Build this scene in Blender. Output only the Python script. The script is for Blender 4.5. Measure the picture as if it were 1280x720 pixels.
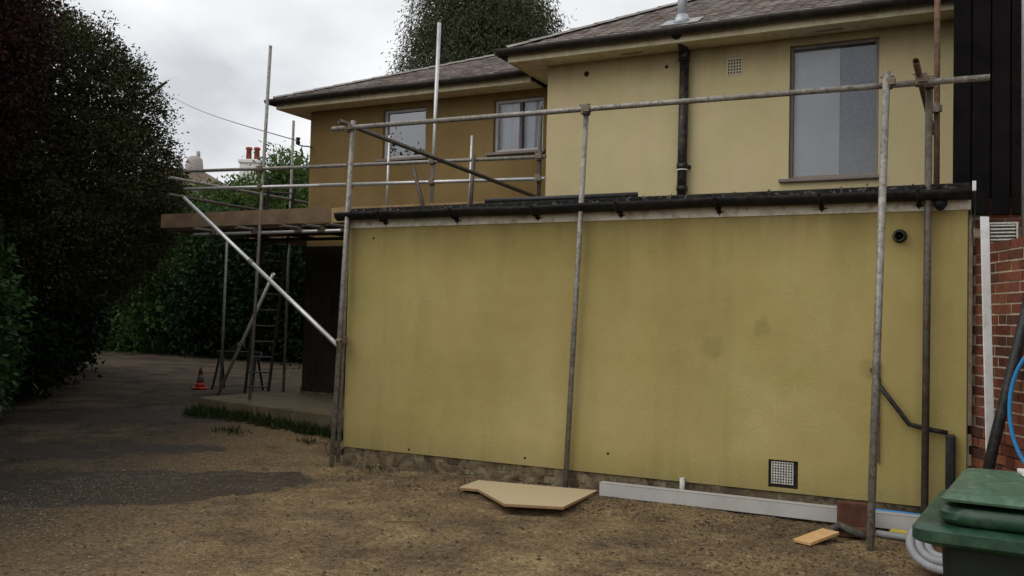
import bpy, math, random
import numpy as np
from mathutils import Vector, Matrix
R = math.radians
rng = np.random.default_rng(7)
random.seed(7)
for o in list(bpy.data.objects): bpy.data.objects.remove(o)
sc = bpy.context.scene
col = sc.collection

# ---------------------------------------------------------------- camera
CAM = Vector((5.792, -7.521, 1.5))
YAW, PITCH, ROLL, FPX = R(27.2), R(2.1), R(1.4), 1150.0
fw0 = Vector((-math.sin(YAW), math.cos(YAW), 0)); rt0 = Vector((math.cos(YAW), math.sin(YAW), 0)); up0 = Vector((0, 0, 1))
fw = fw0*math.cos(PITCH) + up0*math.sin(PITCH); up1 = up0*math.cos(PITCH) - fw0*math.sin(PITCH)
rt = rt0*math.cos(ROLL) + up1*math.sin(ROLL); up = up1*math.cos(ROLL) - rt0*math.sin(ROLL)
cd = bpy.data.cameras.new('camera'); cam = bpy.data.objects.new('camera', cd); col.objects.link(cam)
cam.matrix_world = Matrix(((rt.x, up.x, -fw.x, CAM.x), (rt.y, up.y, -fw.y, CAM.y), (rt.z, up.z, -fw.z, CAM.z), (0, 0, 0, 1)))
cd.sensor_width = 36.0; cd.lens = FPX/1280*36; cd.clip_start = 0.05; cd.clip_end = 3000
sc.camera = cam
sc.render.resolution_x, sc.render.resolution_y = 1024, 576

# ---------------------------------------------------------------- sky, sun, exposure
SUN_EL, SUN_AZ = R(44), R(222)         # azimuth clockwise from +y
w = bpy.data.worlds.new('World'); sc.world = w; w.use_nodes = True
nt = w.node_tree; N = nt.nodes; L = nt.links; N.clear()
out = N.new('ShaderNodeOutputWorld'); bg = N.new('ShaderNodeBackground'); bg.inputs[1].default_value = 0.1
sky = N.new('ShaderNodeTexSky'); sky.sky_type = 'NISHITA'; sky.sun_disc = False
sky.sun_elevation = SUN_EL; sky.sun_rotation = SUN_AZ
tc = N.new('ShaderNodeTexCoord'); mp = N.new('ShaderNodeMapping'); mp.inputs['Scale'].default_value = (1, 1, 2.6); mp.inputs['Location'].default_value = (0.4, 0.15, 0.35)
nz = N.new('ShaderNodeTexNoise'); nz.inputs['Scale'].default_value = 2.1; nz.inputs['Detail'].default_value = 5; nz.inputs['Roughness'].default_value = 0.5; nz.inputs['Distortion'].default_value = 0.25
rp = N.new('ShaderNodeValToRGB'); e = rp.color_ramp.elements
e[0].position = 0.38; e[0].color = (7.2, 7.45, 7.85, 1); e[1].position = 0.62; e[1].color = (12.6, 12.6, 12.6, 1)
mx = N.new('ShaderNodeMix'); mx.data_type = 'RGBA'; mx.inputs[0].default_value = 0.94
L.new(tc.outputs['Generated'], mp.inputs[0]); L.new(mp.outputs[0], nz.inputs['Vector']); L.new(nz.outputs['Fac'], rp.inputs[0])
L.new(sky.outputs[0], mx.inputs[6]); L.new(rp.outputs[0], mx.inputs[7]); L.new(mx.outputs[2], bg.inputs[0]); L.new(bg.outputs[0], out.inputs[0])
sl = bpy.data.lights.new('sun', 'SUN'); sl.energy = 1.3; sl.angle = R(60); sl.color = (1, 0.96, 0.9)
so = bpy.data.objects.new('sun', sl); col.objects.link(so)
sd = Vector((math.sin(SUN_AZ)*math.cos(SUN_EL), math.cos(SUN_AZ)*math.cos(SUN_EL), math.sin(SUN_EL)))
so.rotation_euler = sd.to_track_quat('Z', 'Y').to_euler(); so.location = (0, -10, 20)
sc.view_settings.view_transform = 'Standard'; sc.view_settings.look = 'None'; sc.view_settings.gamma = 1; sc.view_settings.exposure = -0.12
sc.view_settings.use_curve_mapping = False
sc.render.engine = 'CYCLES'

# ---------------------------------------------------------------- material helpers
MATS = {}
def new_mat(name):
    m = bpy.data.materials.new(name); m.use_nodes = True
    m.node_tree.nodes.clear(); MATS[name] = m
    return m, m.node_tree.nodes, m.node_tree.links
def node(N, t, **kw):
    n = N.new(t)
    for k, v in kw.items():
        if k in ('data_type', 'operation', 'blend_type', 'gradient_type', 'vector_type', 'feature'): setattr(n, k, v)
        else: n.inputs[k].default_value = v
    return n
def ramp(N, stops):
    n = N.new('ShaderNodeValToRGB'); e = n.color_ramp.elements
    while len(e) < len(stops): e.new(0.5)
    for a, (p, c) in zip(e, stops):
        a.position = p; a.color = (c, c, c, 1) if isinstance(c, (int, float)) else (*c, 1)
    return n
def mixc(N, L, fac, a, b, mode='MIX'):
    n = N.new('ShaderNodeMix'); n.data_type = 'RGBA'; n.blend_type = mode
    for s, v in ((n.inputs[0], fac), (n.inputs[6], a), (n.inputs[7], b)):
        if isinstance(v, bpy.types.NodeSocket): L.new(v, s)
        elif isinstance(v, (int, float)): s.default_value = v
        else: s.default_value = (*v, 1)
    return n.outputs[2]
def noise(N, L, scale, detail=4, rough=0.55, vec=None, dist=0):
    n = N.new('ShaderNodeTexNoise'); n.inputs['Scale'].default_value = scale; n.inputs['Detail'].default_value = detail
    n.inputs['Roughness'].default_value = rough; n.inputs['Distortion'].default_value = dist
    if vec is not None: L.new(vec, n.inputs['Vector'])
    return n.outputs['Fac']
def wpos(N): return N.new('ShaderNodeNewGeometry').outputs['Position']
def mapped(N, L, vec, scale=(1, 1, 1), loc=(0, 0, 0), rot=(0, 0, 0)):
    n = N.new('ShaderNodeMapping'); n.inputs['Scale'].default_value = scale; n.inputs['Location'].default_value = loc; n.inputs['Rotation'].default_value = rot
    L.new(vec, n.inputs[0]); return n.outputs[0]
def finish(m, N, L, colour, rough=0.8, bump=None, bstr=0.3, bdist=0.01, metal=0.0, spec=0.3):
    b = N.new('ShaderNodeBsdfPrincipled'); o = N.new('ShaderNodeOutputMaterial')
    if isinstance(colour, bpy.types.NodeSocket): L.new(colour, b.inputs['Base Color'])
    else: b.inputs['Base Color'].default_value = (*colour, 1)
    if isinstance(rough, bpy.types.NodeSocket): L.new(rough, b.inputs['Roughness'])
    else: b.inputs['Roughness'].default_value = rough
    b.inputs['Metallic'].default_value = metal; b.inputs['Specular IOR Level'].default_value = spec
    if bump is not None:
        bn = N.new('ShaderNodeBump'); bn.inputs['Strength'].default_value = bstr; bn.inputs['Distance'].default_value = bdist
        L.new(bump, bn.inputs['Height']); L.new(bn.outputs[0], b.inputs['Normal'])
    L.new(b.outputs[0], o.inputs[0]); return b
def randval(N, L):
    g = N.new('ShaderNodeNewGeometry'); oi = N.new('ShaderNodeObjectInfo')
    a = N.new('ShaderNodeMath'); a.operation = 'ADD'; L.new(g.outputs['Random Per Island'], a.inputs[0]); L.new(oi.outputs['Random'], a.inputs[1])
    f = N.new('ShaderNodeMath'); f.operation = 'FRACT'; L.new(a.outputs[0], f.inputs[0]); return f.outputs[0]
def plain(name, c, rough=0.6, metal=0.0, var=0.25, scale=9.0, bstr=0.15, spec=0.3, dirt=None, dirt_amt=0.5):
    m, N, L = new_mat(name); p = wpos(N)
    n1 = noise(N, L, scale, 5, 0.6, p); n2 = noise(N, L, scale*9, 3, 0.6, p)
    c2 = tuple(x*(1-var) for x in c); c3 = tuple(min(1, x*(1+var)) for x in c)
    r1 = ramp(N, [(0.3, c2), (0.7, c3)]); L.new(n1, r1.inputs[0]); cc = r1.outputs[0]
    if dirt:
        r2 = ramp(N, [(0.48, 0.0), (0.66, dirt_amt)]); L.new(noise(N, L, scale*2.3, 6, 0.7, p), r2.inputs[0]); cc = mixc(N, L, r2.outputs[0], cc, dirt)
    rr = ramp(N, [(0.2, max(0.05, rough-0.12)), (0.8, min(1, rough+0.12))]); L.new(n2, rr.inputs[0])
    finish(m, N, L, cc, rr.outputs[0], n2, bstr, 0.004, metal, spec); return m
def render_mat(name, base, stain, light, zlo, zhi, edge=0.35, spots=()):
    """rough-cast render: mottled, vertical damp streaks, fine float-finish grain"""
    m, N, L = new_mat(name); p = wpos(N)
    big = noise(N, L, 0.75, 4, 0.55, p); mid = noise(N, L, 3.2, 5, 0.6, p); fine = noise(N, L, 160, 2, 0.6, p); fin2 = noise(N, L, 38, 3, 0.65, p)
    st = noise(N, L, 1.0, 7, 0.68, mapped(N, L, p, (3.4, 3.4, 0.4)))
    r = ramp(N, [(0.28, stain), (0.5, base), (0.72, light)]); L.new(big, r.inputs[0])
    r2 = ramp(N, [(0.45, 0.0), (0.75, 0.35)]); L.new(mid, r2.inputs[0]); c = mixc(N, L, r2.outputs[0], r.outputs[0], stain)
    r3 = ramp(N, [(0.5, 0.0), (0.75, edge)]); L.new(st, r3.inputs[0]); c = mixc(N, L, r3.outputs[0], c, tuple(x*0.62 for x in stain))
    r4 = ramp(N, [(0.25, 0.93), (0.75, 1.06)]); L.new(fin2, r4.inputs[0]); c = mixc(N, L, 1.0, c, r4.outputs[0], 'MULTIPLY')
    r5 = ramp(N, [(0.3, 0.8), (0.7, 1.15)]); L.new(fine, r5.inputs[0]); c = mixc(N, L, 1.0, c, r5.outputs[0], 'MULTIPLY')
    hu = ramp(N, [(0.4, 0.0), (0.65, 0.4)]); L.new(noise(N, L, 1.3, 4, 0.6, mapped(N, L, p, loc=(7, 3, 5))), hu.inputs[0])
    c = mixc(N, L, hu.outputs[0], c, (base[0]*1.06, base[1]*0.92, base[2]*1.05))
    hg = ramp(N, [(0.42, 0.0), (0.7, 0.35)]); L.new(noise(N, L, 1.9, 5, 0.6, mapped(N, L, p, loc=(1, 9, 2))), hg.inputs[0])
    c = mixc(N, L, hg.outputs[0], c, (base[0]*0.8, base[1]*0.88, base[2]*0.75))
    if spots:
        wt = N.new('ShaderNodeTexNoise'); wt.inputs['Scale'].default_value = 9; wt.inputs['Detail'].default_value = 4; L.new(p, wt.inputs['Vector'])
        wrp = N.new('ShaderNodeVectorMath'); wrp.operation = 'MULTIPLY_ADD'; wrp.inputs[1].default_value = (0.16, 0, 0.16); L.new(wt.outputs['Color'], wrp.inputs[0])
        ofs = N.new('ShaderNodeVectorMath'); ofs.operation = 'ADD'; ofs.inputs[1].default_value = (-0.08, 0, -0.08); L.new(p, ofs.inputs[0]); L.new(ofs.outputs[0], wrp.inputs[2])
    for sxp, szp, srd in spots:      # old damp blotches
        mpn = N.new('ShaderNodeMapping'); mpn.vector_type = 'TEXTURE'; mpn.inputs['Location'].default_value = (sxp, 0, szp); mpn.inputs['Scale'].default_value = (srd, 5, srd)
        L.new(wrp.outputs[0], mpn.inputs[0]); gt = N.new('ShaderNodeTexGradient'); gt.gradient_type = 'SPHERICAL'; L.new(mpn.outputs[0], gt.inputs[0])
        gr = ramp(N, [(0.0, 0.0), (0.55, 0.4)]); L.new(gt.outputs['Fac'], gr.inputs[0]); c = mixc(N, L, gr.outputs[0], c, (0.2, 0.17, 0.07))
    # splash-back grime with a shape of its own along the foot, drip stains under the head
    sx = N.new('ShaderNodeSeparateXYZ'); L.new(p, sx.inputs[0])
    for lo, hi, amt, tone in ((zlo+0.34, zlo, 0.38, (0.16, 0.135, 0.06)), (zhi-0.55, zhi, 0.5, (0.16, 0.115, 0.045))):
        mr = N.new('ShaderNodeMapRange'); mr.inputs[1].default_value = lo; mr.inputs[2].default_value = hi; mr.inputs[3].default_value = 0; mr.inputs[4].default_value = 1
        L.new(sx.outputs[2], mr.inputs[0])
        mu = N.new('ShaderNodeMath'); mu.operation = 'MULTIPLY'; L.new(mr.outputs[0], mu.inputs[0]); L.new(st, mu.inputs[1])
        rr = ramp(N, [(0.1, 0.0), (0.55, amt)]); L.new(mu.outputs[0], rr.inputs[0]); c = mixc(N, L, rr.outputs[0], c, tone)
    h = N.new('ShaderNodeMath'); h.operation = 'ADD'; L.new(fine, h.inputs[0]); L.new(fin2, h.inputs[1])
    finish(m, N, L, c, 0.95, h.outputs[0], 0.5, 0.006, 0, 0.1); return m
def brick_mat(name, cols, mortar, smear):
    m, N, L = new_mat(name); p = wpos(N); rv = randval(N, L)
    r = ramp(N, [(i/(len(cols)-1), c) for i, c in enumerate(cols)]); L.new(rv, r.inputs[0])
    n = noise(N, L, 34, 5, 0.7, p); rn = ramp(N, [(0.25, 0.6), (0.75, 1.25)]); L.new(n, rn.inputs[0])
    c = mixc(N, L, 1.0, r.outputs[0], rn.outputs[0], 'MULTIPLY')
    rs = ramp(N, [(smear, 0.0), (smear+0.14, 0.8)]); L.new(noise(N, L, 5.5, 6, 0.68, p), rs.inputs[0])
    c = mixc(N, L, rs.outputs[0], c, mortar)
    finish(m, N, L, c, 0.92, n, 0.6, 0.006, 0, 0.15); return m
def leaf_mat(name, cols, trans=0.25, scale=0.9, rough=0.55):
    m, N, L = new_mat(name); p = wpos(N); rv = randval(N, L)
    ad = N.new('ShaderNodeMath'); ad.operation = 'MULTIPLY_ADD'; ad.inputs[1].default_value = 0.55; L.new(rv, ad.inputs[0])
    nn = N.new('ShaderNodeMath'); nn.operation = 'MULTIPLY'; nn.inputs[1].default_value = 0.5; L.new(noise(N, L, scale, 3, 0.5, p), nn.inputs[0]); L.new(nn.outputs[0], ad.inputs[2])
    r = ramp(N, [(i/(len(cols)-1), c) for i, c in enumerate(cols)]); L.new(ad.outputs[0], r.inputs[0])
    b = N.new('ShaderNodeBsdfPrincipled'); L.new(r.outputs[0], b.inputs['Base Color']); b.inputs['Roughness'].default_value = rough; b.inputs['Specular IOR Level'].default_value = 0.2 if rough < 0.5 else 0.06
    t = N.new('ShaderNodeBsdfTranslucent'); L.new(r.outputs[0], t.inputs[0]); mxs = N.new('ShaderNodeMixShader'); mxs.inputs[0].default_value = trans
    o = N.new('ShaderNodeOutputMaterial'); L.new(b.outputs[0], mxs.inputs[1]); L.new(t.outputs[0], mxs.inputs[2]); L.new(mxs.outputs[0], o.inputs[0]); return m
def glass_mat(name, tint=(0.9, 0.95, 1.0), ior=1.9):
    m, N, L = new_mat(name)
    fr = N.new('ShaderNodeFresnel'); fr.inputs[0].default_value = ior
    g = N.new('ShaderNodeBsdfGlossy'); g.inputs['Roughness'].default_value = 0.015; g.inputs['Color'].default_value = (0.95, 0.97, 1, 1)
    t = N.new('ShaderNodeBsdfTransparent'); t.inputs[0].default_value = (*tint, 1)
    bn = N.new('ShaderNodeBump'); bn.inputs['Strength'].default_value = 0.03; bn.inputs['Distance'].default_value = 0.02; L.new(noise(N, L, 2.5, 1, 0.5, wpos(N)), bn.inputs['Height']); L.new(bn.outputs[0], g.inputs['Normal'])
    x = N.new('ShaderNodeMixShader'); o = N.new('ShaderNodeOutputMaterial')
    L.new(fr.outputs[0], x.inputs[0]); L.new(t.outputs[0], x.inputs[1]); L.new(g.outputs[0], x.inputs[2]); L.new(x.outputs[0], o.inputs[0]); return m

render_mat('ochre_ext', (0.41, 0.338, 0.13), (0.305, 0.246, 0.08), (0.475, 0.395, 0.178), 0.2, 2.4, 0.27, [(3.8, 1.33, 0.12), (4.2, 1.5, 0.09), (5.03, 1.2, 0.09)])
render_mat('ochre_main', (0.60, 0.51, 0.285), (0.54, 0.455, 0.245), (0.63, 0.54, 0.31), 2.2, 4.78, 0.15)
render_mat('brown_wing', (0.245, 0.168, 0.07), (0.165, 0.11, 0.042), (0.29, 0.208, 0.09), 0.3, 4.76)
brick_mat('plinth_brick', [(0.075, 0.045, 0.028), (0.11, 0.08, 0.048), (0.14, 0.11, 0.068), (0.05, 0.034, 0.023)], (0.29, 0.245, 0.155), 0.5)
brick_mat('red_brick', [(0.12, 0.04, 0.028), (0.2, 0.07, 0.042), (0.075, 0.035, 0.028), (0.25, 0.095, 0.05), (0.15, 0.048, 0.034)], (0.25, 0.18, 0.12), 0.68)
plain('mortar', (0.46, 0.38, 0.27), 0.95, bstr=0.4, scale=20)
plain('old_mortar', (0.13, 0.1, 0.06), 0.95, bstr=0.5, scale=6, var=0.5, dirt=(0.06, 0.045, 0.03), dirt_amt=0.9)
plain('plinth_render', (0.165, 0.13, 0.077), 0.95, var=0.4, scale=7, bstr=0.6, dirt=(0.05, 0.036, 0.022), dirt_amt=0.95)
plain('fascia_white', (0.66, 0.62, 0.5), 0.5, var=0.12, dirt=(0.22, 0.13, 0.06), dirt_amt=0.7, scale=5)
plain('cream_paint', (0.75, 0.67, 0.44), 0.6, var=0.1, dirt=(0.35, 0.28, 0.15), dirt_amt=0.5, scale=5)
plain('black_gutter', (0.01, 0.01, 0.01), 0.6, var=0.4, dirt=(0.04, 0.032, 0.022), dirt_amt=0.6, scale=7, spec=0.15)
plain('brown_gutter', (0.022, 0.017, 0.015), 0.6, var=0.3, dirt=(0.09, 0.07, 0.05), scale=6)
plain('rust', (0.17, 0.07, 0.03), 0.9, var=0.5, scale=20)
plain('felt', (0.018, 0.018, 0.018), 0.95, var=0.4, scale=6, dirt=(0.06, 0.05, 0.035), spec=0.1)
plain('galv', (0.28, 0.265, 0.235), 0.55, metal=0.45, var=0.3, scale=14, dirt=(0.1, 0.08, 0.06), dirt_amt=0.85)
plain('galv_new', (0.55, 0.55, 0.54), 0.4, metal=0.6, var=0.12, scale=14, dirt=(0.3, 0.28, 0.25), dirt_amt=0.5)
plain('galv_dark', (0.11, 0.1, 0.085), 0.6, metal=0.5, var=0.35, scale=14, dirt=(0.09, 0.045, 0.02), dirt_amt=0.9)
plain('rusty_tube', (0.16, 0.09, 0.055), 0.75, metal=0.3, var=0.45, scale=16, dirt=(0.25, 0.22, 0.18))
plain('coupler', (0.17, 0.15, 0.12), 0.6, metal=0.6, var=0.4, scale=40, dirt=(0.2, 0.09, 0.04), dirt_amt=0.9)
plain('board_wood', (0.165, 0.11, 0.065), 0.9, var=0.35, scale=4, bstr=0.4, dirt=(0.1, 0.075, 0.05))
plain('board_new', (0.33, 0.225, 0.11), 0.9, var=0.2, scale=4, bstr=0.4, dirt=(0.25, 0.15, 0.07))
plain('pvc_white', (0.7, 0.7, 0.69), 0.4, var=0.06, scale=5, dirt=(0.4, 0.36, 0.29), dirt_amt=0.45)
plain('pvc_dirty', (0.43, 0.42, 0.4), 0.5, var=0.08, scale=3, dirt=(0.36, 0.32, 0.26), dirt_amt=0.35)
plain('pvc_frame', (0.5, 0.48, 0.49), 0.45, var=0.1, scale=5, dirt=(0.3, 0.26, 0.23), dirt_amt=0.4)
plain('frame_dark', (0.12, 0.1, 0.1), 0.5, var=0.2)
plain('frame_brown', (0.2, 0.17, 0.15), 0.5, var=0.2, scale=4)
plain('room_dark', (0.05, 0.05, 0.055), 0.9)
plain('curtain', (0.62, 0.63, 0.66), 0.95, var=0.1, scale=4)
plain('blind_pale', (0.5, 0.5, 0.49), 0.9, var=0.06, scale=3)
plain('blind_dim', (0.2, 0.202, 0.215), 0.9, var=0.3, scale=30)
plain('soil_pipe', (0.016, 0.014, 0.014), 0.45, var=0.3, dirt=(0.16, 0.13, 0.1), dirt_amt=0.45, scale=9)
plain('terracotta', (0.62, 0.56, 0.4), 0.9, var=0.15, scale=20)
plain('grille_pale', (0.55, 0.54, 0.5), 0.8, var=0.2, scale=30, dirt=(0.2, 0.17, 0.12))
plain('dark_hole', (0.02, 0.017, 0.014), 0.95)
plain('lead', (0.36, 0.37, 0.38), 0.6, metal=0.3, var=0.15)
plain('flue_metal', (0.42, 0.44, 0.47), 0.45, metal=0.5, var=0.1)
plain('chipboard', (0.5, 0.4, 0.25), 0.85, var=0.12, scale=40, dirt=(0.4, 0.3, 0.17), dirt_amt=0.6)
plain('chip_edge', (0.3, 0.18, 0.08), 0.9, var=0.3, scale=60)
plain('fresh_wood', (0.58, 0.36, 0.16), 0.8, var=0.15, scale=12)
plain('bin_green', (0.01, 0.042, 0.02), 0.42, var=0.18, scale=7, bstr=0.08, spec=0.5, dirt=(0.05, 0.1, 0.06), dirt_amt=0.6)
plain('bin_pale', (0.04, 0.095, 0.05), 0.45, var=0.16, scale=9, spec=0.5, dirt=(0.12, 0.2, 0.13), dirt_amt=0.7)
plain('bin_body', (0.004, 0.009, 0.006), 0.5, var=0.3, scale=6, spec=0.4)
plain('conduit_grey', (0.25, 0.25, 0.26), 0.5, var=0.1)
plain('blue_pipe', (0.03, 0.22, 0.5), 0.4, var=0.1)
plain('black_plastic', (0.014, 0.014, 0.015), 0.45, var=0.3, dirt=(0.07, 0.06, 0.05), dirt_amt=0.5)
plain('yellow_plastic', (0.55, 0.42, 0.07), 0.5)
plain('cone_red', (0.4, 0.035, 0.02), 0.5, var=0.15)
plain('cone_grey', (0.1, 0.09, 0.08), 0.6)
plain('cone_dull', (0.12, 0.03, 0.02), 0.6)
plain('black_board', (0.007, 0.006, 0.006), 0.9, var=0.5, scale=3, bstr=0.4, spec=0.08)
plain('concrete', (0.1, 0.078, 0.043), 0.95, var=0.3, scale=3, bstr=0.5, dirt=(0.14, 0.12, 0.07), dirt_amt=0.7)
plain('wing_shade', (0.02, 0.015, 0.012), 0.8, var=0.4, scale=3, spec=0.1)  # near-black tone carrying the shade below the platform
plain('bark', (0.055, 0.042, 0.032), 0.95, var=0.4, scale=8, bstr=0.8)
plain('white_wall', (0.75, 0.75, 0.73), 0.8, var=0.05)
plain('pot_red', (0.32, 0.08, 0.06), 0.85, var=0.2)
plain('hip_mortar', (0.26, 0.24, 0.22), 0.9, var=0.3, scale=5)
plain('far_roof', (0.13, 0.09, 0.065), 0.9, var=0.3, scale=2)
plain('far_stone', (0.35, 0.31, 0.29), 0.9, var=0.2)
plain('ladder_alu', (0.06, 0.06, 0.06), 0.6, metal=0.4)
plain('rag', (0.07, 0.065, 0.055), 0.95, var=0.4, scale=20)
plain('clay_block', (0.1, 0.042, 0.025), 0.9, var=0.3, scale=15, bstr=0.5)
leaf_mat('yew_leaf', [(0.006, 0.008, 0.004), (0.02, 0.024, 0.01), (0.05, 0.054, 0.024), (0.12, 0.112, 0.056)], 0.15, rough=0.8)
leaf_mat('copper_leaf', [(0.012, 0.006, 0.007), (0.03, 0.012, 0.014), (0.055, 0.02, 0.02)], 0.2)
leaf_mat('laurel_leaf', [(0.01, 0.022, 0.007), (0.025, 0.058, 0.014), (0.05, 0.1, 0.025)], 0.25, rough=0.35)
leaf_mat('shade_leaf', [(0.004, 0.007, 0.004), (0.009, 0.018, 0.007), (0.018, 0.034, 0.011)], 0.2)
leaf_mat('bush_leaf', [(0.035, 0.065, 0.02), (0.08, 0.13, 0.035), (0.12, 0.17, 0.05)], 0.3)
leaf_mat('conifer_leaf', [(0.025, 0.031, 0.017), (0.07, 0.08, 0.042), (0.125, 0.138, 0.07)], 0.2)
leaf_mat('grass_leaf', [(0.012, 0.022, 0.007), (0.03, 0.045, 0.014), (0.07, 0.075, 0.025)], 0.3)
leaf_mat('straw_leaf', [(0.1, 0.075, 0.035), (0.2, 0.15, 0.07), (0.28, 0.22, 0.12)], 0.2)
leaf_mat('mid_leaf', [(0.012, 0.024, 0.009), (0.032, 0.07, 0.019), (0.07, 0.13, 0.035)], 0.2)
glass_mat('glass', (0.94, 0.95, 0.96), 1.55)
glass_mat('glass_reflective', (0.75, 0.8, 0.86), 2.6)
# roof tiles
m, N, L = new_mat('roof_tile'); p = wpos(N); rv = randval(N, L)
r = ramp(N, [(0, (0.12, 0.088, 0.076)), (0.35, (0.2, 0.158, 0.138)), (0.7, (0.18, 0.16, 0.15)), (1, (0.28, 0.235, 0.21))]); L.new(rv, r.inputs[0])
ln = noise(N, L, 2.6, 7, 0.75, p); rl = ramp(N, [(0.5, 0.0), (0.68, 0.7)]); L.new(ln, rl.inputs[0])
c = mixc(N, L, rl.outputs[0], r.outputs[0], (0.36, 0.34, 0.3)); n2 = noise(N, L, 60, 3, 0.6, p)
finish(m, N, L, c, 0.85, n2, 0.4, 0.004, 0, 0.25)
# ground: trodden gravelly earth, worn tarmac dimmed for tree shade, darker patches
m, N, L = new_mat('ground'); p = wpos(N)
big = noise(N, L, 0.35, 5, 0.6, p); mid = noise(N, L, 1.7, 6, 0.65, p); fine = noise(N, L, 26, 4, 0.7, p); grit = noise(N, L, 110, 2, 0.7, p)
r = ramp(N, [(0.33, (0.072, 0.046, 0.026)), (0.48, (0.17, 0.114, 0.058)), (0.6, (0.25, 0.174, 0.084)), (0.72, (0.33, 0.245, 0.118))]); L.new(mid, r.inputs[0])
earth = mixc(N, L, 0.2, r.outputs[0], (0.18, 0.13, 0.075))
rb = ramp(N, [(0.36, (0.024, 0.019, 0.014)), (0.62, (0.082, 0.06, 0.037))]); L.new(mid, rb.inputs[0])  # tarmac tones, lowered to carry the tree shade at left
sx = N.new('ShaderNodeSeparateXYZ'); L.new(p, sx.inputs[0])
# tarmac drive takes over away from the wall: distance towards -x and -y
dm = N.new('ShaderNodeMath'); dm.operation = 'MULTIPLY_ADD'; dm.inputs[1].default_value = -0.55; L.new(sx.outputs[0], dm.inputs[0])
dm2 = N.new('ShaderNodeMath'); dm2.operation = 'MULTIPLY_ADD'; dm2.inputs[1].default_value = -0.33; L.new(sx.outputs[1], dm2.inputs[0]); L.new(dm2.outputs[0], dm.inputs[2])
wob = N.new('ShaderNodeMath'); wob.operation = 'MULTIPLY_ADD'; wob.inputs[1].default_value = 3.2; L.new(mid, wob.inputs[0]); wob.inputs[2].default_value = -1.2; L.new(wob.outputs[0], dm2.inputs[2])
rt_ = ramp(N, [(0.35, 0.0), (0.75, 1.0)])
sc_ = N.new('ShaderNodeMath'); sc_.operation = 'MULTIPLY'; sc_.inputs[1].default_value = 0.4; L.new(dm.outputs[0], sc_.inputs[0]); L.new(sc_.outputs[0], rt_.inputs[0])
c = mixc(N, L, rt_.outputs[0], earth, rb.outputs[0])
rg = ramp(N, [(0.3, 0.45), (0.5, 1.0), (0.72, 1.6)]); L.new(fine, rg.inputs[0]); c = mixc(N, L, 1.0, c, rg.outputs[0], 'MULTIPLY')
rg2 = ramp(N, [(0.32, 0.45), (0.68, 1.55)]); L.new(grit, rg2.inputs[0]); c = mixc(N, L, 1.0, c, rg2.outputs[0], 'MULTIPLY')
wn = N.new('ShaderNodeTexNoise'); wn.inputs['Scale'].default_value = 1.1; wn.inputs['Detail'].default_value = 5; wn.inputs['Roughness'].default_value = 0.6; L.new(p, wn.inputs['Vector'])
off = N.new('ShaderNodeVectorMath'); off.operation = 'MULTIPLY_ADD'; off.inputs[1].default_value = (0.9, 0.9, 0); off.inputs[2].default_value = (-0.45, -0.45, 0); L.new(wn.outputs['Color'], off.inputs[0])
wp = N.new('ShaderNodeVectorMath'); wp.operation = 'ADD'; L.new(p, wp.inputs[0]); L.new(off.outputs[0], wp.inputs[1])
darker = None  # mask of wobbly ellipses where the ground is darker and less rough
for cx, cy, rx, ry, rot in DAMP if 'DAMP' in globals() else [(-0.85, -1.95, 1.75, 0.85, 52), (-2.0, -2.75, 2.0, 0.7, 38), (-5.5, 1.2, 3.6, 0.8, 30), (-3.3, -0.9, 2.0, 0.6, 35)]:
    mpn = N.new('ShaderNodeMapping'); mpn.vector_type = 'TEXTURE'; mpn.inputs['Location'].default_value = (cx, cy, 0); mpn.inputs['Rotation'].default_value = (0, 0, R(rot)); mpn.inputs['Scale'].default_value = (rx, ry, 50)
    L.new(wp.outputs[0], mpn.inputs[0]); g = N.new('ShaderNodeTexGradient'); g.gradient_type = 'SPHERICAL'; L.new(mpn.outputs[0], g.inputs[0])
    if darker is None: darker = g.outputs['Fac']
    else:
        mm = N.new('ShaderNodeMath'); mm.operation = 'MAXIMUM'; L.new(darker, mm.inputs[0]); L.new(g.outputs['Fac'], mm.inputs[1]); darker = mm.outputs[0]
rd = ramp(N, [(0.0, 0.0), (0.05, 0.78)]); L.new(darker, rd.inputs[0])
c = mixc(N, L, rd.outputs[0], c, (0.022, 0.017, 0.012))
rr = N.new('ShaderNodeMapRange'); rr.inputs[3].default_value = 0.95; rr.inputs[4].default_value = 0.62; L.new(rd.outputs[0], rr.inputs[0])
hh = N.new('ShaderNodeMath'); hh.operation = 'ADD'; L.new(fine, hh.inputs[0]); L.new(grit, hh.inputs[1])
finish(m, N, L, c, rr.outputs[0], hh.outputs[0], 0.8, 0.015, 0, 0.2)

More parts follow.
